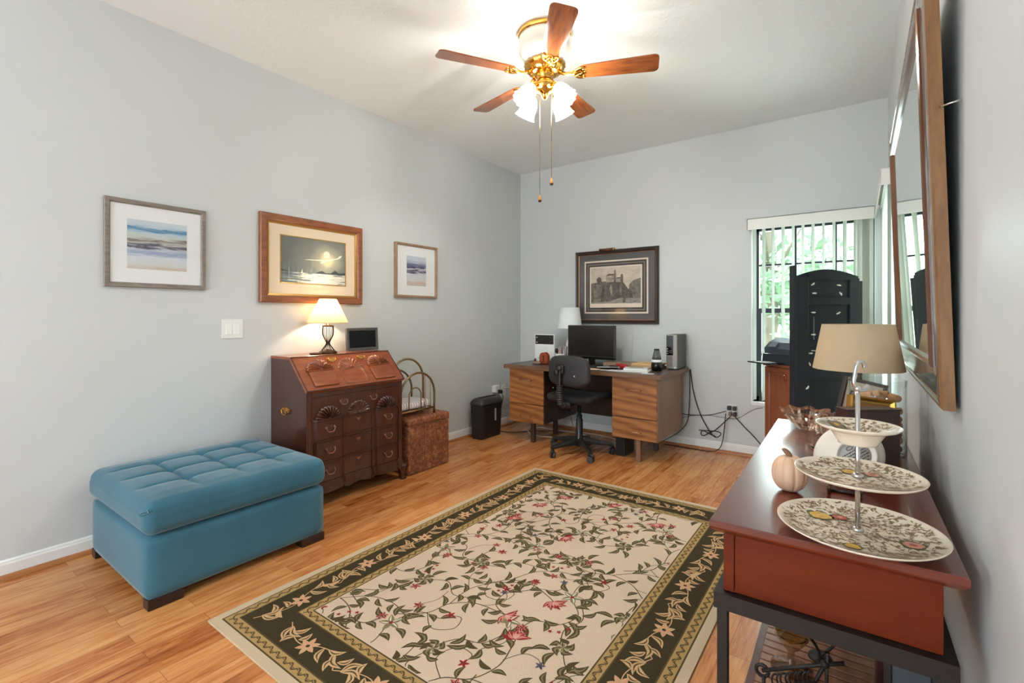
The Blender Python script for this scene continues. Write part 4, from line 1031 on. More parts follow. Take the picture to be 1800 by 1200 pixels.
# ------------------------------------------------------------------ shredder
sh = thing('paper_shredder', 'black paper shredder bin standing against the long wall', 'shredder', (-3.063, 3.79, 0))
def shp(ins, x0=-3.135, x1=-2.99, y0=3.615, y1=3.965, c=.035):
    x0 += ins; x1 -= ins; y0 += ins; y1 -= ins
    return [(x0, y0), (x1-c, y0), (x1-c*.3, y0+c*.3), (x1, y0+c), (x1, y1-c), (x1-c*.3, y1-c*.3), (x1-c, y1), (x0, y1)]
mb = MB(); mb.loft([[(x, y, z) for x, y in shp(i)] for i, z in ((.014, 0), (.012, .01), (.0, .33))], True, True, False); mb.build('bin', m_black, sh)
mb = MB(); rings = []
for k, (i, z) in enumerate(((.001, .33), (-.004, .336), (-.004, .352), (.002, .366), (.014, .385), (.034, .398))):
    rings.append([(x, y, z+.012*math.sin(PI*(y-3.6)/.36)) for x, y in shp(i)])
mb.loft(rings, True, True, True); mb.build('cutter_head', mat('shredder_head', (52, 50, 50), .35), sh)
MB().box(-3.075, -3.045, 3.67, 3.91, .400, .4115).build('paper_slot', m_blackg, sh)
mb = MB(); mb.box(-2.9915, -2.9885, 3.822, 3.842, .165, .285); mb.build('window_strip', mat('label_grey', (186, 172, 160), .5, bump=(300, 1, .001)), sh)

# ------------------------------------------------------------------ outlets, plugs and cables by the left wall
def outlet(label, M):
    o = thing('wall_outlet', label, 'outlet', M @ Vector((0, 0, 0)))
    mb = MB(); mb.prism(rrect(.072, .116, .006), 0, .006, 'z', M); mb.build('face_plate', m_white, o)
    for s in (-1, 1):
        mb = MB(); mb.prism(rrect(.034, .030, .010, (0, s*.026)), .0055, .0085, 'z', M); r_ = mb.build('receptacle', mat('outlet_ivory', (216, 210, 202), .4), o)
        mb = MB()
        for x in (-.007, .007): mb.box(x-.001, x+.001, s*.026-.004+.003, s*.026+.004+.003, .0085, .0087, M)
        mb.build('slots', m_black, r_)
    return o
outlet('white wall outlet on the long wall just above the shredder', on_left(4.10, .40))
outlet('white wall outlet on the long wall nearest the wood office desk', on_left(4.262, .395))
t = thing('power_adapter', 'white plug-in adapter in the outlet above the shredder', 'adapter', (XL+.01, 4.09, .43))
MB().box(XL+.0095, XL+.060, 4.055, 4.125, .395, .470, bevel=.005).build('adapter_body', m_white, t)
t = thing('power_plug', 'black power plug pushed into the white adapter above the shredder', 'plug', (XL+.07, 4.12, .42))
MB().box(XL+.0605, XL+.105, 4.085, 4.12, .385, .425, bevel=.006).build('plug_body', m_black, t)
MB().tube([(XL+.10, 4.10, .395), (XL+.12, 4.10, .33), (XL+.09, 4.07, .15), (XL+.10, 4.03, .03), (XL+.14, 4.02, .008)], .004, 6, smooth_path=6).build('plug_lead', m_cord, t)
def cable(label, P, r, m_, cat='cable', sp=8, group=None, closed=False):
    o = MB().tube(P, r, 6, smooth_path=sp, closed=closed).build('cable', m_, None, loc=P[0])
    return tag(o, label, cat, group)
cable('white cable running from the outlet behind the wood office desk', [(XL+.010, 4.262, .42), (XL+.06, 4.30, .425), (XL+.16, 4.38, .40), (XL+.28, 4.45, .33), (XL+.36, 4.5, .2), (XL+.4, 4.5, .1)], .005, m_wcord)
m_pink = mat('pinkish_cord', (150, 112, 98), .5)
cable('thin brownish cord hanging from the adapter down to the floor', [(XL+.035, 4.128, .40), (XL+.04, 4.16, .32), (XL+.045, 4.13, .2), (XL+.05, 4.15, .1), (XL+.06, 4.12, .012)], .003, m_pink)
cable('dark cord lying on the floor from the shredder towards the desk leg', [(-3.09, 3.97, .006), (-3.06, 4.02, .005), (-2.93, 4.06, .005), (-2.80, 4.22, .005), (-2.70, 4.30, .005)], .004, m_cord)
cable('white cable looped on the floor under the left desk pedestal', [(-2.30, 4.30, .006), (-2.55, 4.10, .006), (-2.72, 4.10, .006), (-2.84, 4.20, .016), (-2.80, 4.36, .016), (-2.66, 4.40, .006), (-2.45, 4.42, .006), (-2.2, 4.38, .006)], .006, mat('cream_cord', (206, 180, 158), .5))
cable('cream cable lying on the floor behind the office chair base', [(-2.38, 4.40, .019), (-2.2, 4.46, .012), (-1.98, 4.42, .006), (-1.85, 4.36, .006), (-1.78, 4.42, .006)], .006, D.materials['cream_cord'])
cable('thin brown cord curling on the floor beside the rear desk leg', [(-2.46, 4.44, .16), (-2.42, 4.42, .05), (-2.33, 4.34, .006), (-2.20, 4.34, .006), (-2.1, 4.40, .006)], .003, m_pink)

# ------------------------------------------------------------------ wood office desk
m_oak = wood('oak_laminate', (170, 112, 62), (122, 72, 36), .42, (1.2, 8, 9), 2.6, .4, rings=2.6, dist=4)
m_oaks = wood('oak_side_laminate', (150, 120, 98), (128, 100, 80), .4, (6, 6, 1.5), 3, .4)
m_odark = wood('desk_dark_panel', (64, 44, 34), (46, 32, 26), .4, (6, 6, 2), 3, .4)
m_oedge = wood('desk_top_edge', (128, 92, 66), (98, 68, 46), .4, (2, 10, 10), 3, .4)
OD = thing('office_desk', 'wood-grain double pedestal office desk against the back wall', 'desk', (-2.07, 4.19, 0))
TT = .742
mb = MB(); mb.box(-2.865, -1.292, 3.80, 4.575, .704, TT-.0012, bevel=.002); top_ = mb.build('desk_top', m_oedge, OD)
MB().box(-2.862, -1.295, 3.803, 4.572, TT-.0012, TT).build('top_laminate', mat('desk_laminate_dark', (74, 62, 54), .3), top_)
for x0, x1 in ((-2.82, -2.425), (-1.728, -1.335)):
    pd = None
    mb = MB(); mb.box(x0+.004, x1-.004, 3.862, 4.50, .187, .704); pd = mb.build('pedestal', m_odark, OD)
    for (za, zb, hz_) in ((.368, .700, .600), (.187, .362, .252)):
        mb = MB(); mb.box(x0+.001, x1-.001, 3.842, 3.861, za, zb, bevel=.002); dr = mb.build('drawer', m_oak, pd)
        xc = (x0+x1)/2
        mb = MB(); mb.tube([(xc-.062, 3.842, hz_), (xc-.062, 3.818, hz_), (xc-.055, 3.814, hz_), (xc+.055, 3.814, hz_), (xc+.062, 3.818, hz_), (xc+.062, 3.842, hz_)], .0048, 8); mb.build('handle', mat('handle_satin', (176, 128, 92), .3, .8), dr)
MB().box(-1.334, -1.330, 3.846, 4.50, .187, .704).build('side_panel', m_oaks, OD)
MB().box(-2.824, -2.820, 3.846, 4.50, .187, .704).build('side_panel', m_oaks, OD)
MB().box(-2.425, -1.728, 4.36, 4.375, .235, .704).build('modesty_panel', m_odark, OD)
MB().sphere((-2.4245, 4.02, .52), .007, 8).build('screw_cap', m_white, OD)
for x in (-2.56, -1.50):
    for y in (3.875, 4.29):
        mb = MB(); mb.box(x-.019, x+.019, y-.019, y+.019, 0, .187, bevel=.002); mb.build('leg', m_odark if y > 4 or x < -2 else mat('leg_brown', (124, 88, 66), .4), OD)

def back_thing(name, label, cat, x, y, z=TT, rz=0, group=None): return thing(name, label, cat, (x, y, z), rz, group)
# monitor
mo = back_thing('computer_monitor', 'black flat computer monitor on the wood office desk', 'monitor', -2.136, 4.25)
MB().box(-2.391, -1.881, 4.25, 4.285, .797, 1.127, bevel=.006).build('casing', m_black, mo)
MB().box(-2.375, -1.897, 4.2485, 4.2505, .828, 1.113).build('screen', mat('screen_off', (32, 28, 27), .18), mo)
MB().box(-2.389, -1.883, 4.2475, 4.250, .799, .818).build('lower_bezel', m_blackg, mo)
mb = MB(); mb.box(-2.165, -2.105, 4.265, 4.29, TT+.012, .80); mb.build('neck', m_blackg, mo)
mb = MB(); mb.lathe([(0, TT), (.12, TT), (.12, TT+.005), (.10, TT+.010), (.03, TT+.016), (0, TT+.016)], (-2.135, 4.27, 0), 40); mb.build('foot', m_blackg, mo)
# white lamp behind
wl = back_thing('table_lamp', 'unlit lamp with white drum shade behind the computer monitor', 'lamp', -2.462, 4.42)
mb = MB(); mb.lathe([(.128, 1.09), (.100, 1.308), (.098, 1.308), (.126, 1.09)], (-2.462, 4.42, 0), 48, caps=False); mb.build('lamp_shade', mat('white_shade', (232, 236, 236), .8), wl)
mb = MB(); mb.lathe([(0, TT), (.06, TT), (.062, TT+.01), (.02, TT+.03), (.012, TT+.06), (.035, TT+.12), (.04, TT+.18), (.015, TT+.26), (.008, TT+.28), (.008, 1.2), (0, 1.2)], (-2.462, 4.42, 0), 28); mb.build('lamp_base', mat('white_ceramic', (226, 226, 222), .2), wl)
mb = MB()
for k in range(3): a = k*2*PI/3; mb.tube([(-2.462, 4.42, 1.20), (-2.462+.100*math.cos(a), 4.42+.100*math.sin(a), 1.295)], .002, 6)
mb.build('shade_harp', m_chrome, wl)
# monitor lamp cord
cable('white cord running down the back wall beside the monitor', [(-1.84, 4.594, 1.13), (-1.842, 4.594, 1.0), (-1.85, 4.592, .86), (-1.86, 4.585, .76)], .0025, m_wcord)
# tower pc
pc = back_thing('computer_tower', 'slim grey desktop computer standing at the right end of the office desk', 'computer', -1.36, 4.43)
MB().box(-1.408, -1.312, 4.30, 4.565, TT+.006, 1.052, bevel=.003).build('case', mat('pc_dark_grey', (84, 82, 80), .5), pc)
MB().box(-1.408, -1.312, 4.288, 4.300, TT+.006, 1.052, bevel=.003).build('front_panel', mat('pc_silver', (146, 140, 134), .35, .4), pc)
MB().box(-1.403, -1.345, 4.2865, 4.289, .868, 1.044).build('drive_bay', m_blackg, pc)
for k, z in enumerate((.885, .905, .925)): MB().cyl((-1.395, 4.287, z), (-1.395, 4.2855, z), .0045, n=10).build('indicator', m_white, pc)
mb = MB()
for xx in (-1.377, -1.362):
    for z in (.892, .908): mb.box(xx-.005, xx+.005, 4.2855, 4.287, z-.004, z+.004)
mb.build('ports', mat('port_grey', (92, 88, 86), .4), pc)
MB().box(-1.402, -1.350, 4.2868, 4.289, .77, .858).build('vent_panel', mat('pc_mesh', (120, 114, 108), .5, bump=(500, .8, .001)), pc)
MB().box(-1.40, -1.32, 4.31, 4.55, TT, TT+.006).build('feet', m_black, pc)
MB().box(-1.338, -1.322, 4.2868, 4.289, .752, .768).build('badge', mat('badge_silver', (190, 188, 184), .3, .6), pc)
# black and clear cone-shaped humidifier
hf = back_thing('humidifier', 'small cone-shaped humidifier with white ring left of the desktop computer', 'humidifier', -1.435, 4.12)
cx, cy = -1.435, 4.12
mb = MB(); mb.lathe([(0, TT), (.038, TT), (.046, TT+.02), (.047, TT+.05), (.044, TT+.075), (0, TT+.075)], (cx, cy, 0), 32); mb.build('base', m_blackg, hf)
mb = MB(); mb.lathe([(.0445, TT+.075), (.046, TT+.085), (.041, TT+.098), (0, TT+.098)], (cx, cy, 0), 32); mb.build('white_ring', m_white, hf)
mb = MB(); mb.lathe([(.041, TT+.098), (.034, TT+.13), (.024, TT+.178), (.022, TT+.182), (.0, TT+.182)], (cx, cy, 0), 32); mb.build('tank', mat('smoked_tank', (90, 88, 86), .1, spec=.8), hf)
mb = MB(); mb.lathe([(.0245, TT+.178), (.023, TT+.188), (.017, TT+.192), (0, TT+.192)], (cx, cy, 0), 24); mb.build('cap', m_blackg, hf)
# organiser panel
og = back_thing('wall_calendar_panel', 'upright white panel with a black upper part at the left end of the office desk', 'organiser', -2.665, 4.25)
MB().box(-2.785, -2.548, 4.245, 4.262, TT+.001, 1.028, bevel=.003).build('panel', m_white, og)
MB().box(-2.776, -2.556, 4.2425, 4.2455, .925, 1.020).build('black_panel', m_black, og)
MB().box(-2.770, -2.63, 4.2405, 4.2445, .775, .905).build('paper_sheet', m_paper, og)
MB().box(-2.742, -2.712, 4.238, 4.2405, .775, .785).build('blue_label', mat('cyan_label', (90, 190, 210), .5), og)
for z in (.943, .995): MB().box(-2.765, -2.748, 4.241, 4.2428, z-.003, z+.003).build('white_mark', m_white, og)
MB().box(-2.785, -2.548, 4.262, 4.33, TT+.001, TT+.02).build('foot', m_black, og)
ar = back_thing('letter_holder', 'reddish-brown arched leather letter holder standing on the office desk', 'letter holder', -2.55, 4.05)
def archpoly(w, h): return [(-w/2, 0), (w/2, 0)]+[(w/2*math.cos(a*PI/14), h-w/2+w/2*math.sin(a*PI/14)) for a in range(15)]
m_leath = mat('russet_leather', (150, 66, 36), .4)
Mar = Matrix.Translation((-2.55, 4.05, TT))
for dy in (-.012, .03):
    mb = MB(); mb.prism(archpoly(.092, .115), dy, dy+.008, 'y', Mar); mb.build('arched_panel', m_leath, ar)
MB().box(-2.596, -2.504, 4.038, 4.088, TT, TT+.006).build('base', m_leath, ar)
mb = MB(); mb.prism([(-.006, .02), (.006, .02), (.006, .062), (.012, .075), (.0, .088), (-.012, .075), (-.006, .062)], -.0135, -.0118, 'y', Mar); mb.build('inlay', mat('dark_leather', (70, 30, 22), .5), ar)
t = back_thing('glasses_case', 'small dark clamshell case on the desk before the letter holder', 'case', -2.60, 3.96)
mb = MB(); mb.sphere((-2.585, 3.965, TT+.016), (.05, .026, .0158), 20); mb.build('shell', mat('case_tan', (140, 112, 98), .35), t)
t = back_thing('small_bottle', 'tiny dark brown bottle at the foot of the upright white panel', 'bottle', -2.75, 4.20)
mb = MB(); mb.lathe([(0, TT), (.012, TT), (.012, TT+.024), (.006, TT+.03), (.006, TT+.036), (0, TT+.036)], (-2.752, 4.20, 0), 16); mb.build('bottle_body', mat('amber_dark', (72, 36, 26), .3), t)
# pen box with pens
px, py = -2.43, 4.19
pb = back_thing('pen_holder', 'small white square pen holder left of the monitor', 'pen holder', px, py)
mb = MB(); q = .042
mb.loft([[(px+sx*a, py+sy*a, z) for sx, sy in ((-1, -1), (1, -1), (1, 1), (-1, 1))] for a, z in ((q, TT), (q, TT+.095), (q-.003, TT+.095), (q-.003, TT+.004))], True, True, False); mb.build('box', m_white, pb)
for i, (dx, dy, lx, ly, hh_, c, lab) in enumerate(((.0, .0, .0, .01, .165, (120, 32, 40), 'dark red pen standing in the white pen holder'), (.03, 0, .065, .0, .175, (24, 24, 24), 'black pen leaning right in the white pen holder'), (-.016, -.01, -.01, -.01, .135, (226, 160, 80), 'yellow-orange pencil in the white pen holder'), (.012, -.01, .03, 0, .13, (206, 206, 206), 'white pen in the white pen holder'))):
    o = MB().tube([(px+dx, py+dy, TT+.006), (px+dx+lx*.2, py+dy+ly*.5, TT+.05), (px+dx*.7+lx*.7, py+dy+ly, TT+hh_)], .0045 if i != 2 else .004, 8).build('pen', mat('pen_%d' % i, c, .3), None, loc=(px+dx, py+dy, TT))
    tag(o, lab, 'pen', 'pens in the white pen holder')
t = back_thing('scissors', 'scissors with ring handles standing in the white pen holder', 'scissors', px-.02, py+.02, TT+.01)
mb = MB()
for s in (-1, 1): mb.tube([(px-.004+s*.02+.018*math.cos(a*PI/6), py+.02, TT+.145+.024*math.sin(a*PI/6)) for a in range(12)], .0035, 6, closed=True)
mb.build('handles', mat('handle_grey', (190, 186, 184), .4), t)
MB().box(px-.01, px+.002, py+.018, py+.022, TT+.01, TT+.125).build('blades', m_chrome, t)
t = back_thing('headset', 'black round headset resting on the left of the pen holder', 'headset', px-.07, py+.01)
mb = MB(); mb.tube([(px-.075+.025*math.sin(a*PI/8-.2), py+.01, TT+.06+.075*(a/8)) for a in range(9)], .005, 8); mb.build('band', m_black, t)
mb = MB(); mb.sphere((px-.062, py+.01, TT+.125), (.018, .02, .026), 14); mb.build('ear_pad', m_black, t)
mb = MB(); mb.tube([(px-.075, py+.01, TT+.06), (px-.07, py-.0, TT+.03), (px-.074, py-.01, TT+.003)], .003, 6, smooth_path=4); mb.build('cord', m_cord, t)
# desk-top items by the monitor
t = back_thing('keyboard', 'black keyboard on the desk below the monitor', 'keyboard', -2.03, 4.02, TT, math.radians(4))
mb = MB(); mb.box(-.21, .21, -.07, .07, .001, .014, bevel=.003); mb.build('case', m_black, t, world=False)
mb = MB()
for r in range(5):
    for c in range(15): mb.box(-.2+c*.0268, -.2+c*.0268+.022, -.062+r*.0255, -.062+r*.0255+.02, .014, .018)
k_ = mb.build('keys', mat('keys', (36, 36, 38), .5), t, world=False); k_['kind'] = 'stuff'
def sheet(name, label, cat, x, y, w, d, z0, z1, rz, m_, group=None):
    o = MB(); o.box(-w/2, w/2, -d/2, d/2, 0, z1-z0, bevel=min(.001, (z1-z0)/4)); ob = o.build(name, m_, None); ob.location = (x, y, z0); ob.rotation_euler = (0, 0, math.radians(rz)); return tag(ob, label, cat, group)
m_manila = mat('manila', (220, 186, 132), .6); m_kraft = mat('kraft', (156, 132, 108), .7); m_redp = mat('red_plastic', (168, 30, 34), .3)
sheet('paper_sheet', 'loose white paper lying left of the keyboard', 'paper', -2.26, 3.99, .16, .2, TT+.0005, TT+.002, 25, m_paper)
sheet('paper_sheet', 'cream paper sheet at the desk front edge beside the chair back', 'paper', -1.96, 3.90, .17, .11, TT+.0005, TT+.0025, 12, mat('peach_paper', (232, 206, 182), .7))
sheet('paper_sheet', 'white paper lying slanted on the desk before the red stapler', 'paper', -1.83, 3.99, .05, .2, TT+.018, TT+.020, -58, m_paper)
sheet('paper_sheet', 'white paper strip at the desk front before the stapler', 'paper', -1.80, 3.90, .12, .05, TT+.0005, TT+.003, 15, m_paper)
sheet('envelope', 'large brown kraft envelope behind the red stapler', 'envelope', -1.865, 4.34, .28, .20, TT+.0005, TT+.035, 8, m_kraft)
sheet('file_folder', 'manila folder stack, lower folder right of the kraft envelope', 'folder', -1.572, 4.30, .24, .24, TT+.0005, TT+.018, -4, mat('manila_dark', (184, 146, 100), .6))
sheet('file_folder', 'manila folder lying second in the stack right of the kraft envelope', 'folder', -1.58, 4.30, .24, .25, TT+.0185, TT+.032, 3, mat('manila_mid', (200, 164, 114), .6))
sheet('file_folder', 'pale manila folder, topmost of the stack beside the humidifier', 'folder', -1.57, 4.31, .23, .24, TT+.033, TT+.046, -8, m_manila)
sheet('notebook', 'white booklet, lower of two at the front right of the desk', 'booklet', -1.56, 3.97, .22, .17, TT+.0005, TT+.012, 10, m_paper)
sheet('notebook', 'white booklet with printed cover, upper of two on the desk', 'booklet', -1.57, 3.99, .20, .15, TT+.0125, TT+.028, 16, m_paper)
sheet('paper_sheet', 'printed cover leaf on the upper white booklet', 'paper', -1.57, 3.995, .12, .09, TT+.0285, TT+.0295, 16, mat('grey_print', (178, 178, 174), .6))
sheet('paper_sheet', 'white sheet left of the two white booklets', 'paper', -1.72, 3.905, .13, .10, TT+.0005, TT+.004, 5, m_paper)
sheet('paper_sheet', 'small white slip at the front right edge of the desk', 'paper', -1.42, 3.86, .10, .05, TT+.0005, TT+.002, 12, m_paper)
t = back_thing('stapler', 'red stapler on the desk between keyboard and booklets', 'stapler', -1.75, 4.10)
mb = MB(); rbox(mb, (-1.73, 4.10, TT+.022), (.075, .05, .042), .014, (10, 8, 8)); mb.build('body', m_redp, t)
mb = MB(); rbox(mb, (-1.79, 4.12, TT+.030), (.05, .035, .03), .012, (8, 8, 6)); mb.build('grip', m_redp, t)
t = back_thing('tape_dispenser', 'dark brown rounded tape dispenser left of the red stapler', 'tape dispenser', -1.80, 4.04)
mb = MB(); rbox(mb, (-1.80, 4.035, TT+.017), (.08, .045, .033), .013, (12, 8, 6)); mb.build('body', mat('dark_maroon', (52, 34, 34), .3), t)

# box under the desk
t = thing('speaker_box', 'black box on the floor beside the front right desk leg', 'speaker', (-1.68, 4.02, 0))
mb = MB(); mb.box(-1.735, -1.65, 3.93, 4.15, 0, .182, bevel=.006); mb.build('cabinet', m_black, t)
mb = MB(); mb.box(-1.729, -1.656, 3.925, 3.931, .01, .172, bevel=.002); mb.build('grille', mat('speaker_grille', (16, 16, 17), .8), t)

# ------------------------------------------------------------------ office chair
m_seat = mat('black_fabric', (20, 18, 18), .85, bump=(300, .3, .001))
m_shellp = mat('chair_shell', (40, 39, 40), .55, bump=(400, .3, .001))
ch = thing('office_chair', 'black armless office chair with its back to the room', 'chair', (-2.02, 3.80, 0), math.radians(-3))
def W_(mb, name, m_, p=None): return mb.build(name, m_, p or ch, world=False)
for k in range(5):
    a = math.radians(-43+72*k+3); c, s = math.cos(a), math.sin(a); r = .285
    mb = MB(); Rm = Matrix.Rotation(a, 4, 'Z')
    rings = []
    for x, hwd, zt, zb in ((.02, .024, .150, .085), (.10, .020, .135, .085), (.20, .018, .115, .082), (r+.012, .016, .098, .076)):
        rings.append([Rm @ Vector((x, yy, zz)) for yy, zz in ((-hwd, zb), (hwd, zb), (hwd, (zt+zb)/2), (hwd*.55, zt), (-hwd*.55, zt), (-hwd, (zt+zb)/2))])
    mb.loft(rings, True, True, False); leg = W_(mb, 'base_leg', m_black)
    mb = MB(); mb.cyl((c*r, s*r, .05), (c*r, s*r, .10), .009)
    b2 = Matrix.Translation((c*r, s*r, 0)) @ Matrix.Rotation(a+.8, 4, 'Z')
    mb.tube([b2 @ Vector((-.02, 0, .055)), b2 @ Vector((-.012, 0, .064)), b2 @ Vector((.012, 0, .064)), b2 @ Vector((.026, 0, .045))], .013, 8, smooth_path=3)
    cs = mb.build('caster', m_black, leg, world=False)
    mb = MB()
    for sy in (-1, 1): mb.cyl(b2 @ Vector((0, sy*.006, .027)), b2 @ Vector((0, sy*.022, .027)), .027, n=24)
    mb.build('wheel', mat('caster_rubber', (62, 54, 52), .5), cs, world=False)
mb = MB(); mb.lathe([(0, .07), (.036, .07), (.038, .14), (.030, .16), (.030, .30), (.024, .305), (.024, .34), (.017, .345), (.017, .45), (0, .45)], n=28); W_(mb, 'gas_column', mat('column_black', (34, 34, 36), .25))
mb = MB()
def seatp(p):
    q = p.copy(); k = p.x; q.z += .014*(abs(p.x)/.23)**2-.010*max(0, (-p.y-.05)/.15); 
    if p.y > .1: q.z -= .25*(p.y-.1)**2*4
    return q
rbox(mb, (0, .02, .505), (.46, .43, .062), .030, (24, 24, 8), seatp); W_(mb, 'seat', m_seat)
MB_ = MB(); MB_.box(-.10, .10, -.10, .12, .445, .475, bevel=.008); W_(MB_, 'seat_plate', m_black)
mb = MB(); mb.tube([(.05, .0, .457), (.16, .02, .452), (.20, .02, .445)], .005, 8); W_(mb, 'lever', m_black)
# backrest: rounded shell bowed sideways
mb = MB(); cb = Vector((.03, -.235, .752)); rings = []
nu = 48
def bo(u, s, dy):
    a = 2*PI*u/nu; ex = .58
    x = .205*s*math.copysign(abs(math.cos(a))**ex, math.cos(a)); z = .132*s*math.copysign(abs(math.sin(a))**ex, math.sin(a))
    x *= 1+.06*(z/.132)*-1 if z < 0 else 1
    return Vector((cb.x+x, cb.y+dy-.35*x*x*-1*.9, cb.z+z))
for s, dy in ((.0, -.022), (.5, -.021), (.85, -.018), (.96, -.012), (1, 0), (.98, .012), (.9, .024), (.6, .032), (.0, .034)):
    rings.append([bo(u, max(s, .001), dy) for u in range(nu)])
mb.mi = 0; mb.loft(rings[:5], True, False, True); mb.mi = 1; mb.loft(rings[4:], True, False, True)
bk = W_(mb, 'backrest', [m_shellp, m_seat])
mb = MB(); rbox(mb, (-.035, -.268, .765), (.095, .036, .085), .017, (10, 6, 10)); mb.sphere((-.03, -.290, .775), (.033, .018, .030), 16); mb.build('back_bracket', m_black, bk, world=False)
mb = MB(); mb.sphere((-.045, -.310, .742), (.026, .012, .024), 14); mb.cyl((-.045, -.29, .742), (-.045, -.312, .742), .022); mb.build('knob', m_black, bk, world=False)
mb = MB(); mb.sphere((.105, -.259, .715), .006, 8); mb.build('screw_cap', m_white, bk, world=False)
mb = MB(); mb.tube([(-.02, -.285, .76), (-.02, -.285, .62), (-.02, -.285, .50), (-.015, -.265, .465), (0, -.20, .452), (0, -.05, .452)], .0145, 10, smooth_path=5); W_(mb, 'back_bar', m_black)
pts = [Vector((-.02, -.285, .632)), Vector((-.02, -.285, .52)), Vector((-.018, -.275, .480)), Vector((-.01, -.235, .455)), Vector((0, -.18, .450))]
mb = MB(); Q = []
m0 = 30; tot = [(pts[i+1]-pts[i]).length for i in range(4)]
for i in range(4):
    for k in range(max(2, int(tot[i]/.0045))): Q.append(pts[i].lerp(pts[i+1], k/max(2, int(tot[i]/.0045))))
mb.tube(Q, .03, 14, rr=[.032 if (k//2) % 2 == 0 else .024 for k in range(len(Q))]); W_(mb, 'rubber_boot', mat('boot_rubber', (40, 36, 36), .45))
# ------------------------------------------------------------------ outlet and cables on the back wall
o = outlet('white wall outlet on the back wall crowded with black plugs', on_back(-.917, .378))
for i, (x, z, w_, lab) in enumerate(((-.940, .404, .03, 'black plug, upper left of those in the back wall outlet'), (-.895, .404, .028, 'black plug, upper right of those in the back wall outlet'), (-.893, .352, .026, 'black plug, lower right of those in the back wall outlet'))):
    t = MB().box(x-w_/2, x+w_/2, YB-.05, YB-.0095, z-.018, z+.018, bevel=.004).build('power_plug', m_black, None, loc=(x, YB-.03, z)); tag(t, lab, 'plug', 'plugs in the back wall outlet')
t = MB().box(-.945, -.920, YB-.048, YB-.0095, .335, .368, bevel=.004).build('power_plug', mat('plug_taupe', (132, 116, 104), .5), None, loc=(-.93, YB-.03, .35)); tag(t, 'taupe plug, lower left in the back wall outlet', 'plug', 'plugs in the back wall outlet')
y = 4.578
cable('thick black cord hanging from the desk end to a knotted bundle on the wall', [(-1.278, y, .725), (-1.248, y, .509), (-1.188, y, .317), (-1.113, y, .181), (-1.069, y, .131), (-1.035, y, .131), (-1.011, y, .165), (-1.055, y, .179), (-1.203, y, .170)], .0045, m_cord)
cable('black cord looping from the crowded outlet into the knotted bundle', [(-.926, y-.03, .333), (-.987, y-.018, .265), (-1.055, y-.016, .194), (-1.108, y-.016, .161), (-1.153, y-.016, .129), (-1.178, y-.016, .141), (-1.163, y-.016, .174), (-1.10, y-.016, .150), (-1.05, y-.016, .135)], .0045, m_cord)
cable('black cord dropping from the desk end in a curve behind the desk', [(-1.284, y+.001, .720), (-1.285, y-.002, .452), (-1.298, y-.004, .265), (-1.336, y-.004, .182), (-1.399, y-.006, .112), (-1.453, y-.02, .074), (-1.52, y-.04, .03)], .0035, m_cord)
cable('black cord running level from behind the desk into the outlet', [(-1.373, y+.01, .310), (-1.31, y+.013, .297), (-1.193, y+.013, .306), (-1.094, y+.010, .323), (-.964, y-.018, .374)], .0035, m_cord)
cable('thin dark cord running level below the outlet from behind the desk', [(-1.357, y+.018, .259), (-1.269, y+.018, .291), (-1.143, y+.018, .311), (-1.021, y+.018, .309), (-.94, y+.018, .304), (-.87, y+.018, .318), (-.788, y+.018, .38), (-.73, y+.018, .416), (-.678, y+.018, .432)], .002, mat('grey_cord', (84, 78, 76), .5))
cable('black cord dropping from the outlet to lie along the back wall floor', [(-.964, y-.03, .355), (-.978, y-.03, .205), (-.992, y-.03, .101), (-1.02, y-.035, .035), (-1.08, y-.045, .006), (-1.233, y-.055, .005), (-1.396, y-.055, .005), (-1.50, y-.055, .005)], .004, m_cord)
cable('black cord slanting down right from the outlet towards the cabinet', [(-.907, y-.03, .351), (-.875, y, .309), (-.811, y, .243), (-.757, y, .192), (-.695, y, .123), (-.63, y-.01, .05)], .004, m_cord)

# ------------------------------------------------------------------ corner cabinet and printer
m_cab = wood('cabinet_cherry', (150, 90, 62), (126, 70, 46), .35, (8, 8, 1.4), 3, .45)
cb_ = thing('corner_cabinet', 'small cherry wood cabinet under the printer before the back window', 'cabinet', (-.617, 4.25, 0), math.radians(-41.3))
cw, cdp, chh = .285, .31, .85
def WB(mb, name, m_, p): return mb.build(name, m_, p, world=False)
mb = MB(); mb.box(0, cw, .02, cdp, .04, chh-.02); WB(mb, 'body', m_cab, cb_)
mb = MB(); mb.box(-.008, cw+.008, -.006, cdp+.004, chh-.02, chh, bevel=.003); WB(mb, 'top', m_cab, cb_)
mb = MB(); mb.box(.006, cw-.006, .025, cdp-.01, 0, .04); WB(mb, 'plinth', m_cab, cb_)
Mdr = Matrix(((1, 0, 0, cw/2), (0, 0, -1, .019), (0, 1, 0, (chh+.04)/2-.01), (0, 0, 0, 1)))
mb = MB(); dw, dh = cw-.012, chh-.075
mb.frame(dw, dh, [(0, 0), (0, .017), (.003, .019), (.042, .019), (.048, .013), (.052, .011), (.052, .0)], Mdr); mb.box(-dw/2+.05, dw/2-.05, -dh/2+.05, dh/2-.05, .0, .009, Mdr)
dr = WB(mb, 'door', m_cab, cb_)
mb = MB(); kx, kz = .070, dh/2-.05
mb.sphere(Mdr @ Vector((kx, kz, .022)), .011, 12); mb.tube([Mdr @ Vector((kx+.020*math.cos(a*PI/8), kz-.018+.022*math.sin(a*PI/8), .027)) for a in range(16)], .003, 6, closed=True); WB(mb, 'ring_pull', mat('copper_pull', (196, 128, 92), .25, 1), dr)
pr = thing('printer', 'black all-in-one printer on the cherry cabinet before the back window', 'printer', (-.617, 4.25, .85), math.radians(-41.3))
m_prt = mat('printer_black', (38, 42, 48), .35)
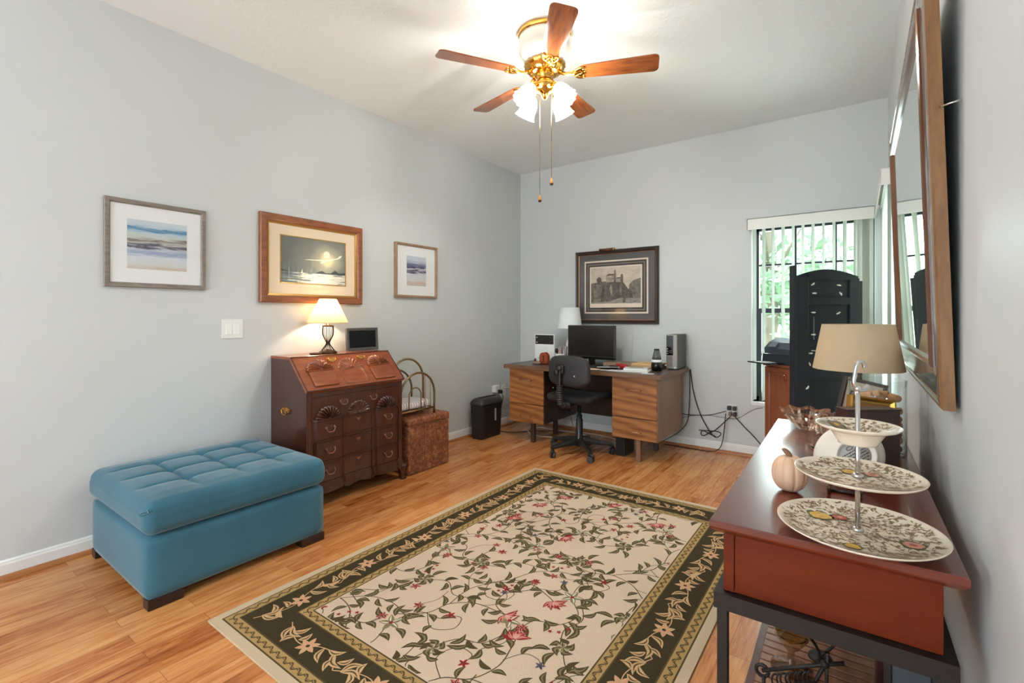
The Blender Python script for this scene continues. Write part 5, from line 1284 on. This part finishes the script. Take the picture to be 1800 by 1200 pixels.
mb = MB(); mb.prism([(-.01, .0), (.0, .075), (.29, .075), (.29, .0)], -.01, .27, 'y'); 
ob = WB(mb, 'lower_body', m_prt, pr)
mb = MB(); mb.prism([(-.012, .078), (.27, .078), (.27, .155), (.22, .195), (.10, .200), (.03, .165), (-.015, .12)], .02, .29, 'x'); WB(mb, 'upper_body', mat('printer_slate', (58, 66, 76), .3), pr)
Msc = Matrix.Translation((.155, .005, .145)) @ Matrix.Rotation(math.radians(38), 4, 'X')
mb = MB(); mb.box(-.035, .035, -.024, .024, .0, .006, Matrix.Translation((.10, .0035, .147)) @ Matrix.Rotation(math.radians(48), 4, 'X')); WB(mb, 'screen', mat('printer_screen', (110, 122, 134), .2), pr)
mb = MB(); mb.box(-.03, .22, -.13, -.01, .004, .014, bevel=.003); WB(mb, 'paper_tray', m_blackg, pr)
mb = MB(); mb.box(.03, .15, -.12, -.02, .014, .016); WB(mb, 'paper', m_paper, pr)

# ------------------------------------------------------------------ tall black arched cabinet back
m_pan = mat('black_lacquer', (30, 33, 40), .38, spec=.45)
bp_ = thing('arched_cabinet', 'tall shallow black arched-top cabinet with white clips before the back window', 'cabinet', (-.159, 3.593, 0), math.radians(36))
S3 = 3/842.6
arc = [(-.205, .0), (.195, .0), (.195, 1.468)]+[(.195-.40*k/16, 1.468+.045*math.sin(PI*k/16)) for k in range(1, 16)]+[(-.205, 1.468)]
mb = MB(); mb.prism(arc, .014, .026, 'y'); WB(mb, 'back_panel', m_pan, bp_)
mb = MB(); mb.prism([(x*.97, z*.995) for x, z in arc], .026, .055, 'y'); WB(mb, 'carcass', m_pan, bp_)
def wbox(name, x0, x1, z0, z1, y0, y1, m_=m_pan, bev=.002):
    mb = MB(); mb.box(x0, x1, y0, y1, z0, z1, bevel=bev); return WB(mb, name, m_, bp_)
wbox('side_post', -.224, -.206, 0, 1.535, -.010, .040); wbox('side_post', .199, .222, 0, 1.44, .015, .055)
wbox('stile', -.203, -.125, .02, 1.462, .0, .014); wbox('stile', .132, .193, .02, 1.455, .0, .014)
top_arch = [(-.125, 1.446), (.132, 1.446)]+[(.132-.257*k/8, 1.462+.040*math.sin(PI*(.17+.64*k/8))) for k in range(9)]
mb = MB(); mb.prism(top_arch, 0, .014, 'y'); WB(mb, 'top_rail', m_pan, bp_)
for z0, z1 in ((1.290, 1.336), (1.000, 1.056), (.82, .876)): wbox('cross_rail', -.125, .132, z0, z1, .0, .014)
m_clip = mat('clip_white', (226, 222, 212), .4)
for px_, py_, rot in ((1431, 499, 38), (1477, 501, -8), (1434, 515, 0), (1480, 516, -55), (1432, 549, 0), (1476, 550, 30), (1432, 588, 0), (1427, 621, 0), (1425, 640, -65), (1419, 681, 50)):
    x = (px_-1457)*S3; z = 1.22+(555-py_)*S3
    yy = 0 if (x < -.125 or any(a < z < b for a, b in ((1.29, 1.336), (1.0, 1.056), (.82, .876)))) else .014
    Mc = Matrix.Translation((x, yy, z)) @ Matrix.Rotation(math.radians(-rot), 4, 'Y')
    mb = MB(); mb.box(-.013, .013, -.005, 0, -.0035, .0035, Mc, bevel=.001); mb.box(-.004, .004, -.008, -.004, -.005, .005, Mc); WB(mb, 'clip', m_clip, bp_)
wbox('wire_strip', -.089, -.084, 1.070, 1.215, .010, .014, mat('strip_grey', (110, 108, 108), .4), 0)
wbox('wire_strip', -.109, -.05, 1.000, 1.004, -.003, .0, m_clip, 0)

# ------------------------------------------------------------------ sideboard
m_cher = wood('sideboard_cherry', (112, 42, 24), (92, 32, 17), .26, (2, 10, 10), 2, .5, coat=.5); m_cher.node_tree.nodes['Principled BSDF'].inputs['Coat Roughness'].default_value = .16
m_chere = wood('sideboard_cherry_end', (108, 40, 14), (90, 30, 10), .35, (2, 10, 10), 2, .2)
SB = thing('sideboard', 'cherry console table with dark iron legs against the right wall', 'console table', (-.253, 1.041, 0), math.radians(1.0))
w_, l_ = .396, 1.19
mb = MB()
mb.loft([[(x, y, z) for x, y in ((0+i, 0+i), (w_-i, 0+i), (w_-i, l_-i), (0+i, l_-i))] for i, z in ((.010, .775), (.002, .783), (0, .787), (0, .797), (.002, .8))], True, True, False); WB(mb, 'table_top', m_cher, SB)
mb = MB(); mb.box(.045, .366, .022, .036, .653, .775, bevel=.001); WB(mb, 'end_panel', m_chere, SB)
mb = MB(); mb.box(.045, .366, l_-.036, l_-.022, .653, .775, bevel=.001); WB(mb, 'end_panel', m_chere, SB)
mb = MB(); mb.box(.352, .366, .036, l_-.036, .653, .775); WB(mb, 'back_panel', m_chere, SB)
for yy in (.022, l_-.044):
    mb = MB(); mb.box(.024, .044, yy-.002, yy+.022, .653, .775, bevel=.001); WB(mb, 'corner_post', m_chere, SB)
for ya, yb in ((.046, .59), (.60, 1.144)):
    mb = MB(); mb.box(.026, .042, ya, yb, .660, .770, bevel=.002); dr = WB(mb, 'drawer', m_cher, SB)
    mb = MB(); mb.sphere((.012, (ya+yb)/2, .715), .012, 12); mb.cyl((.012, (ya+yb)/2, .715), (.026, (ya+yb)/2, .715), .005); WB(mb, 'knob', m_iron, dr)
mb = MB()
for x0, x1, y0, y1 in ((.008, .384, .004, .026), (.008, .384, l_-.026, l_-.004), (.008, .028, .026, l_-.026), (.364, .384, .026, l_-.026)): mb.box(x0, x1, y0, y1, .620, .652)
WB(mb, 'iron_frame', m_iron, SB)
for x in (.014, .360):
    for yy in (.006, l_-.026):
        mb = MB(); mb.box(x, x+.020, yy, yy+.020, 0, .6205, bevel=.001); WB(mb, 'leg', m_iron, SB)
SZ = .27
mb = MB()
for x0, x1, y0, y1 in ((.016, .378, .026, .046), (.016, .378, l_-.046, l_-.026), (.016, .034, .046, l_-.046), (.360, .378, .046, l_-.046)): mb.box(x0, x1, y0, y1, SZ-.03, SZ-.004)
sf = WB(mb, 'shelf_frame', mat('shelf_wood', (92, 58, 46), .3), SB)
m_slatw = wood('shelf_slats_wood', (160, 112, 84), (130, 88, 66), .25, (8, 2, 8), 3)
for k in range(33):
    ya = .050+k*.033
    mb = MB(); mb.box(.035, .359, ya, ya+.026, SZ-.014, SZ, bevel=.0015); WB(mb, 'shelf_slat', m_slatw, sf)

SZ = .2706
# on the shelf
def sbp(x, y): return (-.253+x*math.cos(.01745)-y*math.sin(.01745), 1.041+x*math.sin(.01745)+y*math.cos(.01745))
m_gl = thin_glass('clear_glass', (232, 222, 196), 1.5, 2.2, .02)
gx, gy = -.150, 1.485
t = thing('glass_vase', 'clear glass goblet vase on the slatted shelf under the sideboard', 'vase', (gx, gy, SZ))
mb = MB(); mb.lathe([(0, SZ), (.050, SZ), (.05, SZ+.004), (.012, SZ+.012), (.008, SZ+.05), (.02, SZ+.06), (.040, SZ+.09), (.046, SZ+.13), (.042, SZ+.20), (.040, SZ+.20), (.043, SZ+.13), (.037, SZ+.092), (0, SZ+.065)], (gx, gy, 0), 40); mb.build('body', m_gl, t)
mb = MB(); mb.lathe([(.041, SZ+.198), (.0435, SZ+.201), (.041, SZ+.204), (.0395, SZ+.201)], (gx, gy, 0), 40, caps=False); mb.build('gold_rim', m_gold, t)
t = thing('iron_plate_rack', 'black wrought iron rack with scroll ends on the lower shelf', 'rack', (-.13, 1.40, SZ))
mb = MB(); b0, b1 = Vector((-.20, 1.345, SZ+.058)), Vector((-.068, 1.365, SZ+.118))
mb.tube([b0, b1, (-.03, 1.371, SZ+.133)], .0048, 8)
mb.tube([b0+Vector((-.014*math.cos(a*PI/6)+.0, .004, -.014*math.sin(a*PI/6)-.002)) for a in range(12)], .0045, 8, closed=True)
mb.build('top_bar', m_iron, t)
mb = MB(); mb.tube([b0+Vector((.004, 0, -.01)), b0+Vector((.004, 0, -.03)), b0+Vector((.004, 0, -.057))], .0045, 8); mb.build('leg', m_iron, t)
mb = MB(); mb.tube([b1, b1+Vector((-.02, .0, -.05)), b1+Vector((-.045, 0, -.117))], .0045, 8); mb.build('leg', m_iron, t)
mb = MB(); mb.tube([b1, b1+Vector((.003, .0, .03)), b1+Vector((.003, 0, -.05)), b1+Vector((.003, .0, -.117))], .004, 8); mb.sphere(b1, .010, 10); mb.build('leg', m_iron, t)
mb = MB()
for k in range(9):
    c = b0.lerp(b1, .22+.07*k)+Vector((0, 0, -.026)); r = .010 if k % 2 else .012
    mb.tube([c+Vector((r*.6*math.cos(a), r*.3*math.cos(a), (r+.002)*math.sin(a))) for a in [PI*.3+j*PI/5*1.0 for j in range(7+(k % 3))]], .0022, 6, smooth_path=3)
mb.tube([b0.lerp(b1, .18)+Vector((0, 0, -.040)), b0.lerp(b1, .88)+Vector((0, 0, -.040))], .003, 6)
mb.build('scroll_work', m_iron, t)
t = thing('metal_leaf', 'black curved metal leaf ornament standing behind the iron rack', 'ornament', (-.09, 1.58, SZ))
for (x, yy, sx) in ((-.112, 1.575, -.014), (-.070, 1.58, .026)):
    mb = MB(); rings = []
    for k in range(9):
        q = k/8; wd = .013*math.sin(PI*(.08+.9*q)); c = Vector((x+sx*math.sin(PI*q*.6)+(.0), yy, SZ+.22-.17*q))
        rings.append([c+Vector((-wd, 0, 0)), c+Vector((0, -.003, 0)), c+Vector((wd, 0, 0)), c+Vector((0, .003, 0))])
    mb.loft(rings, True, True, True); mb.build('leaf', m_iron, t)
mb = MB(); mb.tube([(-.122, 1.575, SZ+.06), (-.10, 1.58, SZ+.03), (-.09, 1.58, SZ+.006)], .004, 6, smooth_path=4); mb.tube([(-.050, 1.58, SZ+.06), (-.07, 1.58, SZ+.03), (-.09, 1.58, SZ+.006)], .004, 6, smooth_path=4); mb.lathe([(0, SZ), (.03, SZ), (.028, SZ+.005), (0, SZ+.006)], (-.09, 1.58, 0), 20); mb.build('base', m_iron, t)
t = thing('wooden_box', 'dark reddish wooden box on the shelf right of the iron rack', 'box', (.065, 1.52, SZ))
mb = MB(); mb.box(.03, .10, 1.44, 1.60, SZ, SZ+.21, bevel=.004); mb.build('box_body', mat('dark_redwood', (58, 30, 24), .3), t)
MB().box(.027, .103, 1.437, 1.603, SZ+.2105, SZ+.225, bevel=.003).build('lid', mat('dark_redwood_lid', (70, 38, 30), .3), t)
t = thing('round_frame', 'small round brown-rimmed mirror lying before the dark wooden box', 'frame', (.03, 1.33, SZ))
Mr = Matrix.Translation((.022, 1.33, SZ+.058)) @ Matrix.Rotation(math.radians(70), 4, 'X')
mb = MB(); mb.tube([Mr @ Vector((.050*math.cos(a*PI/16), .050*math.sin(a*PI/16), 0)) for a in range(32)], .0055, 8, closed=True); mb.build('rim', mat('brown_rim', (110, 78, 60), .35), t)
mb = MB(); mb.lathe([(0, -.003), (.049, -.003), (.049, .001), (0, .001)], n=32, M=Mr); mb.build('disc', m_blackg, t)
t = thing('framed_print', 'black-framed print leaning on the shelf beside the wall end', 'frame', (.085, 1.30, SZ))
Mf = Matrix.Translation((.085, 1.27, SZ+.122)) @ Matrix.Rotation(math.radians(78), 4, 'X') @ Matrix.Rotation(math.radians(0), 4, 'Z')
mb = MB(); mb.frame(.09, .24, [(0, -.006), (0, .006), (.012, .006), (.014, 0), (.014, -.004)], Mf); mb.build('frame', m_blackg, t)
mb = MB(); mb.box(-.034, .034, -.108, .108, -.005, -.002, Mf); mb.build('print', mat('slate_print', (44, 48, 56), .4), t)
t = thing('ribbed_jar', 'ribbed whitish glass jar at the near right end of the shelf', 'jar', (.08, 1.16, SZ))
mb = MB(); mb.lathe([(0, SZ), (.034, SZ), (.036, SZ+.01), (.036, SZ+.15), (.033, SZ+.16), (0, SZ+.16)], (.08, 1.16, 0), 96, mod=lambda a, z: 1+.03*math.cos(16*a)); mb.build('jar_body', mat('milky_glass', (176, 170, 164), .25), t)

# ------------------------------------------------------------------ on the sideboard
T8 = .8
m_pump = mat('cream_ceramic', (216, 176, 146), .45)
t = thing('ceramic_pumpkin', 'small cream ceramic pumpkin on the near left of the sideboard', 'pumpkin', (-.1376, 1.325, T8))
mb = MB(); prof = []
for k in range(21):
    a = -PI/2+PI*k/20; prof.append((.0385*math.cos(a)**.75 if 0 < k < 20 else 0.0005, T8+.0425+.0425*math.sin(a)))
prof[-1] = (.0005, T8+.078)
mb.lathe(prof, (-.1376, 1.325, 0), 96, mod=lambda a, z: 1-.11*(1-abs(math.cos(4.5*a+.4)))**2.5); mb.build('body', m_pump, t)
mb = MB(); mb.tube([(-.1376, 1.325, T8+.076), (-.1385, 1.325, T8+.087), (-.147, 1.323, T8+.095), (-.150, 1.323, T8+.094)], .006, 10, smooth_path=4, rr=None); mb.build('stem', mat('pumpkin_stem', (138, 100, 74), .5), t)

# three tier plate stand
TXc, TYc = -.004, 1.122
m_por = mat('porcelain', (232, 220, 200), .12, spec=.6)
m_chz = [m_por, mat('chintz_brown', (136, 110, 80), .3), mat('chintz_yellow', (214, 168, 60), .3), mat('chintz_red', (176, 70, 52), .3), mat('chintz_green', (92, 100, 60), .3), mat('chintz_pink', (206, 140, 120), .3)]
tt = thing('tiered_plate_stand', 'three-tier stand of floral china plates on the near end of the sideboard', 'plate stand', (TXc, TYc, T8))
def china(name, r, z0, depth, roses, nl, seed, foot=.0, flatr=.62, ex=1.4):
    """plate with centre at height z0 and rim at z0+depth"""
    rnd = random.Random(seed); mb = MB(); c = (TXc, TYc, 0)
    def hz(q): 
        q = abs(q); return z0+depth*(0 if q < flatr else ((q-flatr)/(1-flatr))**ex)
    prof = [(0, z0-.004), (r*.30, z0-.004)]
    if foot: prof = [(0, z0-.004), (r*.40, z0-.004), (r*.42, z0-.004-foot), (r*.46, z0-.004-foot), (r*.48, z0-.004)]
    prof += [(r*q, hz(q)-.004) for q in (.65, .75, .85, .93)]+[(r*.985, hz(.985)-.002), (r, hz(1)), (r*.99, hz(.99)+.0006)]
    prof += [(r*q, hz(q)) for q in (.95, .9, .85, .8, .75, .7, .65, .5, .3)]+[(0, z0)]
    mb.mi = 0; mb.lathe(prof, c, 72, caps=False)
    def V(x, y, e): 
        q = math.hypot(x, y)/r; return Vector((TXc+x, TYc+y, hz(q)+e))
    mb.mi = 1
    for k in range(nl):
        rr = r*.93*math.sqrt(rnd.random()); a = rnd.uniform(0, 2*PI); x, y = rr*math.cos(a), rr*math.sin(a)
        th = rnd.choice((.5, 1.0, 2.2, 2.7, 3.8, 5.2))+rnd.uniform(-.4, .4); ll = rnd.uniform(.006, .0115); ww = ll*.42
        P = []
        for t_, s_ in ((0, 0), (.3, .8), (.6, .9), (1, 0), (.6, -.5), (.3, -.6)):
            P.append(V(x+math.cos(th)*ll*t_-math.sin(th)*ww*s_*.6, y+math.sin(th)*ll*t_+math.cos(th)*ww*s_*.6, .0004+.0001*rnd.random()))
        if max(math.hypot(p.x-TXc, p.y-TYc) for p in P) < r*.97: mb.face(P)
        if k % 3 == 0:
            Q = [(x+.004*t_*math.cos(th+1.2)+.003*t_*t_*math.cos(th), y+.004*t_*math.sin(th+1.2)+.003*t_*t_*math.sin(th)) for t_ in (0, .7, 1.4, 2.1)]
            for (ax, ay), (bx, by) in zip(Q, Q[1:]):
                d = math.atan2(by-ay, bx-ax)+PI/2; dx, dy = .0005*math.cos(d), .0005*math.sin(d)
                if math.hypot(bx, by) < r*.95: mb.face([V(ax-dx, ay-dy, .0004), V(bx-dx, by-dy, .0004), V(bx+dx, by+dy, .0004), V(ax+dx, ay+dy, .0004)])
    for (fx, fy, fr, m1) in roses:
        fx *= r; fy *= r; fr *= r
        mb.mi = 4
        for k in range(5):
            a = k*1.26+.3; P = [V(fx+math.cos(a)*fr*.7+math.cos(a+q)*fr*.55, fy+math.sin(a)*fr*.7+math.sin(a+q)*fr*.55, .0007) for q in (0, .9, 1.8, 3.14, 4.4, 5.3)]; mb.face(P)
        mb.mi = m1
        for k in range(6):
            a = k*PI/3; P = [V(fx+math.cos(a)*fr*.45+fr*.48*math.cos(q*PI/4), fy+math.sin(a)*fr*.45+fr*.48*math.sin(q*PI/4), .0009+.00012*k) for q in range(8)]; mb.face(P)
        mb.mi = 3 if m1 == 5 else (5 if m1 == 3 else 2)
        mb.face([V(fx+fr*.35*math.cos(q*PI/4), fy+fr*.35*math.sin(q*PI/4), .0018) for q in range(8)])
    return mb.build(name, m_chz, tt)
china('large_plate', .134, .812, .012, ((-.46, .30, .16, 2), (-.22, .38, .11, 3), (-.05, -.62, .10, 2), (.60, -.12, .13, 5)), 900, 3, .008)
china('middle_plate', .104, .914, .010, ((-.10, .25, .16, 2), (.22, .28, .13, 5)), 560, 4, .005)
china('top_bowl', .068, .986, .028, ((.10, .05, .26, 3), (-.5, .35, .2, 1)), 230, 5, .004, flatr=.22, ex=.65)
mb = MB(); mb.cyl((TXc, TYc, .811), (TXc, TYc, 1.080), .0042, n=14)
for z in (.812, .914, .987): mb.lathe([(0, z+.0003), (.010, z+.0003), (.010, z+.004), (.006, z+.009), (0, z+.009)], (TXc, TYc, 0), 20)
mb.build('centre_rod', m_chrome, tt)
rdir = Vector((.809, .588, 0)); cc = Vector((TXc, TYc, 0))
mb = MB(); mb.sphere(cc+Vector((0, 0, 1.082)), .007, 12)
mb.tube([cc+rdir*a+Vector((0, 0, z)) for a, z in ((.020, 1.089), (.012, 1.080), (0, 1.080), (-.007, 1.092), (-.005, 1.110), (-.002, 1.125), (.004, 1.133), (.011, 1.130), (.013, 1.122))], .0036, 10, smooth_path=5); mb.build('hook_handle', m_chrome, tt)

# oval milk-glass dish standing on its edge
dc = Vector((-.012, 1.420, .882)); 
m_milk = mat('milk_glass', (222, 212, 198), .25, spec=.5)
t = thing('oval_platter', 'white oval platter stood on edge, back facing out, behind the plate stand', 'platter', (-.03, 1.40, T8))
nv = Vector((.40, -.88, .25)).normalized(); xv = Vector((0, 0, 1)).cross(nv).normalized(); yv = nv.cross(xv)
Mo = Matrix.Translation(dc) @ Matrix(((xv.x, yv.x, nv.x, 0), (xv.y, yv.y, nv.y, 0), (xv.z, yv.z, nv.z, 0), (0, 0, 0, 1))) @ Matrix.Rotation(math.radians(32), 4, 'Z')
mb = MB(); mb.lathe([(0, .006), (.040, .006), (.043, .012), (.047, .012), (.050, .005), (.066, -.008), (.082, -.024), (.083, -.027), (.080, -.0275), (.064, -.013), (.045, .0), (0, .001)], n=64, M=Mo, sx=1.0, sy=.86, caps=False); pl_ = mb.build('dish', m_milk, t)
mb = MB(); mb.lathe([(0, .0062), (.036, .0062), (.036, .0068), (0, .0068)], n=48, M=Mo, sx=1, sy=.86, caps=False); lb = mb.build('label', mat('label_silver_grey', (168, 164, 160), .5), pl_)
mb = MB(); rnd = random.Random(9)
for k in range(7):
    yy = .012-k*.0062; hw_ = math.sqrt(max(0, .032**2-(yy/.86)**2))
    x = -hw_
    while x < hw_-.004:
        wl_ = rnd.uniform(.003, .009); x2 = min(hw_, x+wl_); mb.box(x, x2, yy-.0011, yy+.0011, .0069, .0072, Mo); x = x2+.0015
mb.tube([Mo @ Vector((.008*math.cos(a*PI/5), .021+.004*math.sin(a*PI/5), .0072)) for a in range(10)], .0007, 5, closed=True)
mb.build('printed_lines', mat('print_dark', (72, 66, 62), .6), lb)
mb = MB(); ps = Vector((-.03, 1.385, T8))
mb.tube([ps+Vector((-.03, -.035, .018)), ps+Vector((-.03, -.028, .006)), ps+Vector((-.03, .0, .004)), ps+Vector((-.03, .04, .03))], .004, 8, smooth_path=4)
mb.tube([ps+Vector((.03, -.035, .018)), ps+Vector((.03, -.028, .006)), ps+Vector((.03, .0, .004)), ps+Vector((.03, .04, .03))], .004, 8, smooth_path=4)
mb.tube([ps+Vector((-.03, -.005, .004)), ps+Vector((.03, -.005, .004))], .004, 8); mb.build('dark_stand', mat('stand_wood', (52, 32, 26), .35), t)

# dark box, gilt frame, vase with corks
t = thing('keepsake_box', 'upright dark brown box on the sideboard before the cork vase', 'box', (.0157, 1.600, T8), math.radians(36))
mb = MB(); mb.box(-.071, .071, -.022, .022, 0, .168, bevel=.002); WB(mb, 'box_body', mat('box_dark_brown', (62, 36, 30), .3), t)
mb = MB(); mb.box(-.0725, .0725, -.0235, .0235, .1682, .173, bevel=.001); WB(mb, 'lid', mat('box_lid_brown', (48, 30, 26), .3), t)
t = thing('gilt_frame', 'small gilt frame propped behind the dark box before the corks', 'frame', (.020, 1.665, T8))
Mg = Matrix.Translation((.023, 1.698, T8+.099)) @ Matrix.Rotation(math.radians(36), 4, 'Z') @ Matrix.Rotation(math.radians(90-8), 4, 'X') @ Matrix.Rotation(math.radians(-8), 4, 'Z')
mb = MB(); mb.frame(.128, .178, [(0, -.010), (0, .008), (.005, .010), (.012, .003), (.016, .002), (.016, -.008)], Mg); mb.build('frame', m_gold, t)
mb = MB(); mb.box(-.05, .05, -.075, .075, -.009, -.005, Mg); mb.build('back_board', mat('amber_board', (150, 104, 58), .5), t)
vx, vy, vr = .041, 1.852, .073
t = thing('glass_vase', 'tall clear glass cylinder vase full of wine corks on the sideboard', 'vase', (vx, vy, T8))
mb = MB(); mb.lathe([(0, T8), (vr, T8), (vr, T8+.225), (vr-.0015, T8+.2262), (vr-.003, T8+.225), (vr-.003, T8+.008), (0, T8+.008)], (vx, vy, 0), 64, caps=False); mb.build('cylinder', thin_glass('vase_glass', (250, 252, 252), 1.5, 1.4, .01), t)
m_corks = [mat('cork_a', (196, 146, 96), .8, bump=(300, .5, .001)), mat('cork_b', (176, 128, 84), .8, bump=(300, .5, .001)), mat('cork_c', (206, 164, 116), .8)]
cm = []
for m_ in m_corks:
    mb = MB(); mb.lathe([(0, -.021), (.0098, -.021), (.0108, -.019), (.0108, .019), (.0098, .021), (0, .021)], n=14)
    o = mb.build('cork', m_); cm.append(o.data); D.objects.remove(o)
lrnd = random.Random(12)
GRP = 'wine corks heaped in the glass vase'
for lay_ in range(7):
    base_a = lay_*PI/2+.35; z = T8+.0195+lay_*.0222
    for r_ in (-.048, -.0245, 0, .0245, .048):
        half = math.sqrt((vr-.006)**2-(abs(r_)+.011)**2); n_ = int(2*half/.0425)
        if lay_ == 6 and r_ in (-.048,): continue
        for i in range(n_):
            s = (i-(n_-1)/2)*.0428
            a = base_a; px_ = vx+r_*math.cos(a)-s*math.sin(a); py_ = vy+r_*math.sin(a)+s*math.cos(a)
            o = D.objects.new('cork', cm[lrnd.randrange(3)]); COL.objects.link(o); o.location = (px_, py_, z)
            o.rotation_euler = (PI/2, 0, a); tag(o, 'tan wine cork heaped inside the tall glass vase', 'cork', GRP)
for (dx, dy, dz, rx, rz_, lab) in ((-.03, -.03, .012, 80, 65, 'wine cork lying crosswise on the heap, nearest the lamp shade side'), (.005, -.03, .016, 62, -25, 'wine cork tipped steeply on top of the heap in the vase'), (.042, -.01, .010, 90, 20, 'wine cork on top of the heap at the right of the vase'), (-.035, .02, .012, 90, 110, 'wine cork on top of the heap at the far left of the vase'), (.01, .03, .012, 84, 80, 'wine cork on top of the heap at the back of the vase')):
    o = D.objects.new('cork', cm[0 if dx < 0 else 1]); COL.objects.link(o); o.location = (vx+dx, vy+dy, T8+.0195+6*.0222+.011+dz); o.rotation_euler = (math.radians(rx), 0, math.radians(rz_)); tag(o, 'tan wine cork heaped inside the tall glass vase', 'cork', GRP)

# tilted framed photo
fw = Vector((-.5878, .809, 0)); rt = Vector((.809, .5878, 0)); dd = 1.60
TL = fw*dd+rt*(.6943*dd)+Vector((0, 0, 1.22-.1068*dd)); a = math.radians(13)
xh = rt*math.cos(a)+Vector((0, 0, -math.sin(a))); yh = rt*math.sin(a)+Vector((0, 0, math.cos(a)))
pw, ph = .146, .192
ctr = TL+xh*pw/2-yh*ph/2; low = (ctr+xh*pw/2-yh*ph/2).z; 
nf = -fw
Mp = Matrix.Translation(ctr+Vector((0, 0, T8-low+.0005))) @ Matrix(((xh.x, yh.x, nf.x, 0), (xh.y, yh.y, nf.y, 0), (xh.z, yh.z, nf.z, 0), (0, 0, 0, 1)))
t = thing('framed_photo', 'tilted dark-framed photograph with cream mat behind the cork vase', 'photo frame', (ctr.x, ctr.y, T8))
mb = MB(); mb.frame(pw, ph, [(0, -.006), (0, .006), (.003, .008), (.010, .007), (.012, .003), (.012, -.004)], Mp); mb.build('frame', m_dark_frame, t)
mb = MB(); mb.mi = 0; panel(mb, Mp, -pw/2+.01, pw/2-.01, -ph/2+.01, ph/2-.01, 0); mb.build('mat_board', m_cream_mat, t)
mb = MB(); mb.box(-.040, .040, -.058, .050, .0004, .0010, Mp); mb.build('photo', _etch('photo_grey', (92, 92, 96), (176, 172, 168), 20), t)
mb = MB(); mb.frame(.088, .116, [(0, .0004), (0, .002), (.004, .002), (.004, .0004)], Mp @ Matrix.Translation((0, -.004, 0))); mb.build('inner_fillet', mat('fillet_dark', (70, 64, 62), .4), t)
mb = MB(); mb.box(-.05, .05, -.07, .05, -.012, -.006, Mp); mb.build('backing', m_black, t)

# lamp with beige drum shade
lx, ly = -.0086, 2.105
t = thing('table_lamp', 'unlit lamp with beige tapered drum shade at the far end of the sideboard', 'lamp', (lx, ly, T8))
mb = MB(); mb.lathe([(0, T8), (.045, T8), (.046, T8+.008), (.016, T8+.018), (.010, T8+.04), (.026, T8+.09), (.030, T8+.12), (.014, T8+.17), (.007, T8+.19), (.007, T8+.33), (0, T8+.33)], (lx, ly, 0), 32); mb.build('lamp_base', mat('lamp_base_silver', (170, 166, 160), .25, .7), t)
mb = MB(); mb.lathe([(.136, 1.030), (.107, 1.190), (.1055, 1.190), (.1345, 1.030)], (lx, ly, 0), 64, caps=False); sh_ = mb.build('lamp_shade', glow_shade('beige_shade', (212, 190, 158), .3), t)
mb = MB()
for k in range(3): a = k*2*PI/3; mb.tube([(lx, ly, T8+.33), (lx+.106*math.cos(a), ly+.106*math.sin(a), 1.184)], .002, 6)
mb.build('shade_spider', m_chrome, sh_)

# crystal bowl and ornament
m_cry = crystal('cut_crystal', (255, 244, 236), .5)
cx, cy = -.162, 2.095
t = thing('crystal_bowl', 'cut crystal bowl with petal rim at the far left of the sideboard', 'bowl', (cx, cy, T8))
def petal(a, z): q = (z-T8)/.07; return 1+(.06*math.cos(8*a)+.03*math.cos(16*a+1))*max(0, q)
mb = MB(); n = 96
out = [(.030, 0), (.034, .004), (.040, .010), (.060, .028), (.077, .048), (.088, .066), (.085, .067), (.073, .049), (.056, .030), (.034, .014), (0, .012)]
rings = []
for r, z in out:
    ring = []
    for k in range(n):
        a = 2*PI*k/n; rr = r*petal(a, T8+z); zz = z+(.0045*math.cos(8*a) if z > .06 else 0)+(.003*math.cos(8*a) if .04 < z < .06 else 0)
        ring.append((cx+rr*math.cos(a), cy+rr*math.sin(a), T8+zz))
    rings.append(ring)
mb.loft(rings, True, False, True); mb.build('bowl_body', m_cry, t)
cx, cy = -.093, 1.80
t = thing('crystal_ornament', 'small upright cut crystal piece with oval opening beside the crystal bowl', 'ornament', (cx, cy, T8), math.radians(30))
mb = MB(); mb.box(-.035, .035, -.03, .03, 0, .010, bevel=.003); WB(mb, 'foot', m_cry, t)
mb = MB()
for k in range(5): mb.box(-.024, .024, -.016, .016, .0105+k*.006, .0150+k*.006, bevel=.001)
WB(mb, 'stepped_stem', m_cry, t)
mb = MB(); ring = []
for k in range(32):
    a = 2*PI*k/32; c = Vector((.022*math.cos(a), 0, .078+.034*math.sin(a))); o_ = Vector((math.cos(a), 0, math.sin(a)))
    w2 = .007*(1+.15*math.cos(8*a)); ring.append([c+o_*w2, c+Vector((0, -.010, 0)), c-o_*w2*.6, c+Vector((0, .010, 0))])
mb.loft(ring, True, False, False, closed_v=True); WB(mb, 'oval_ring', m_cry, t)
mb = MB(); mb.sphere((0, 0, .078), (.0195, .004, .031), 20); WB(mb, 'oval_lens', m_cry, t)
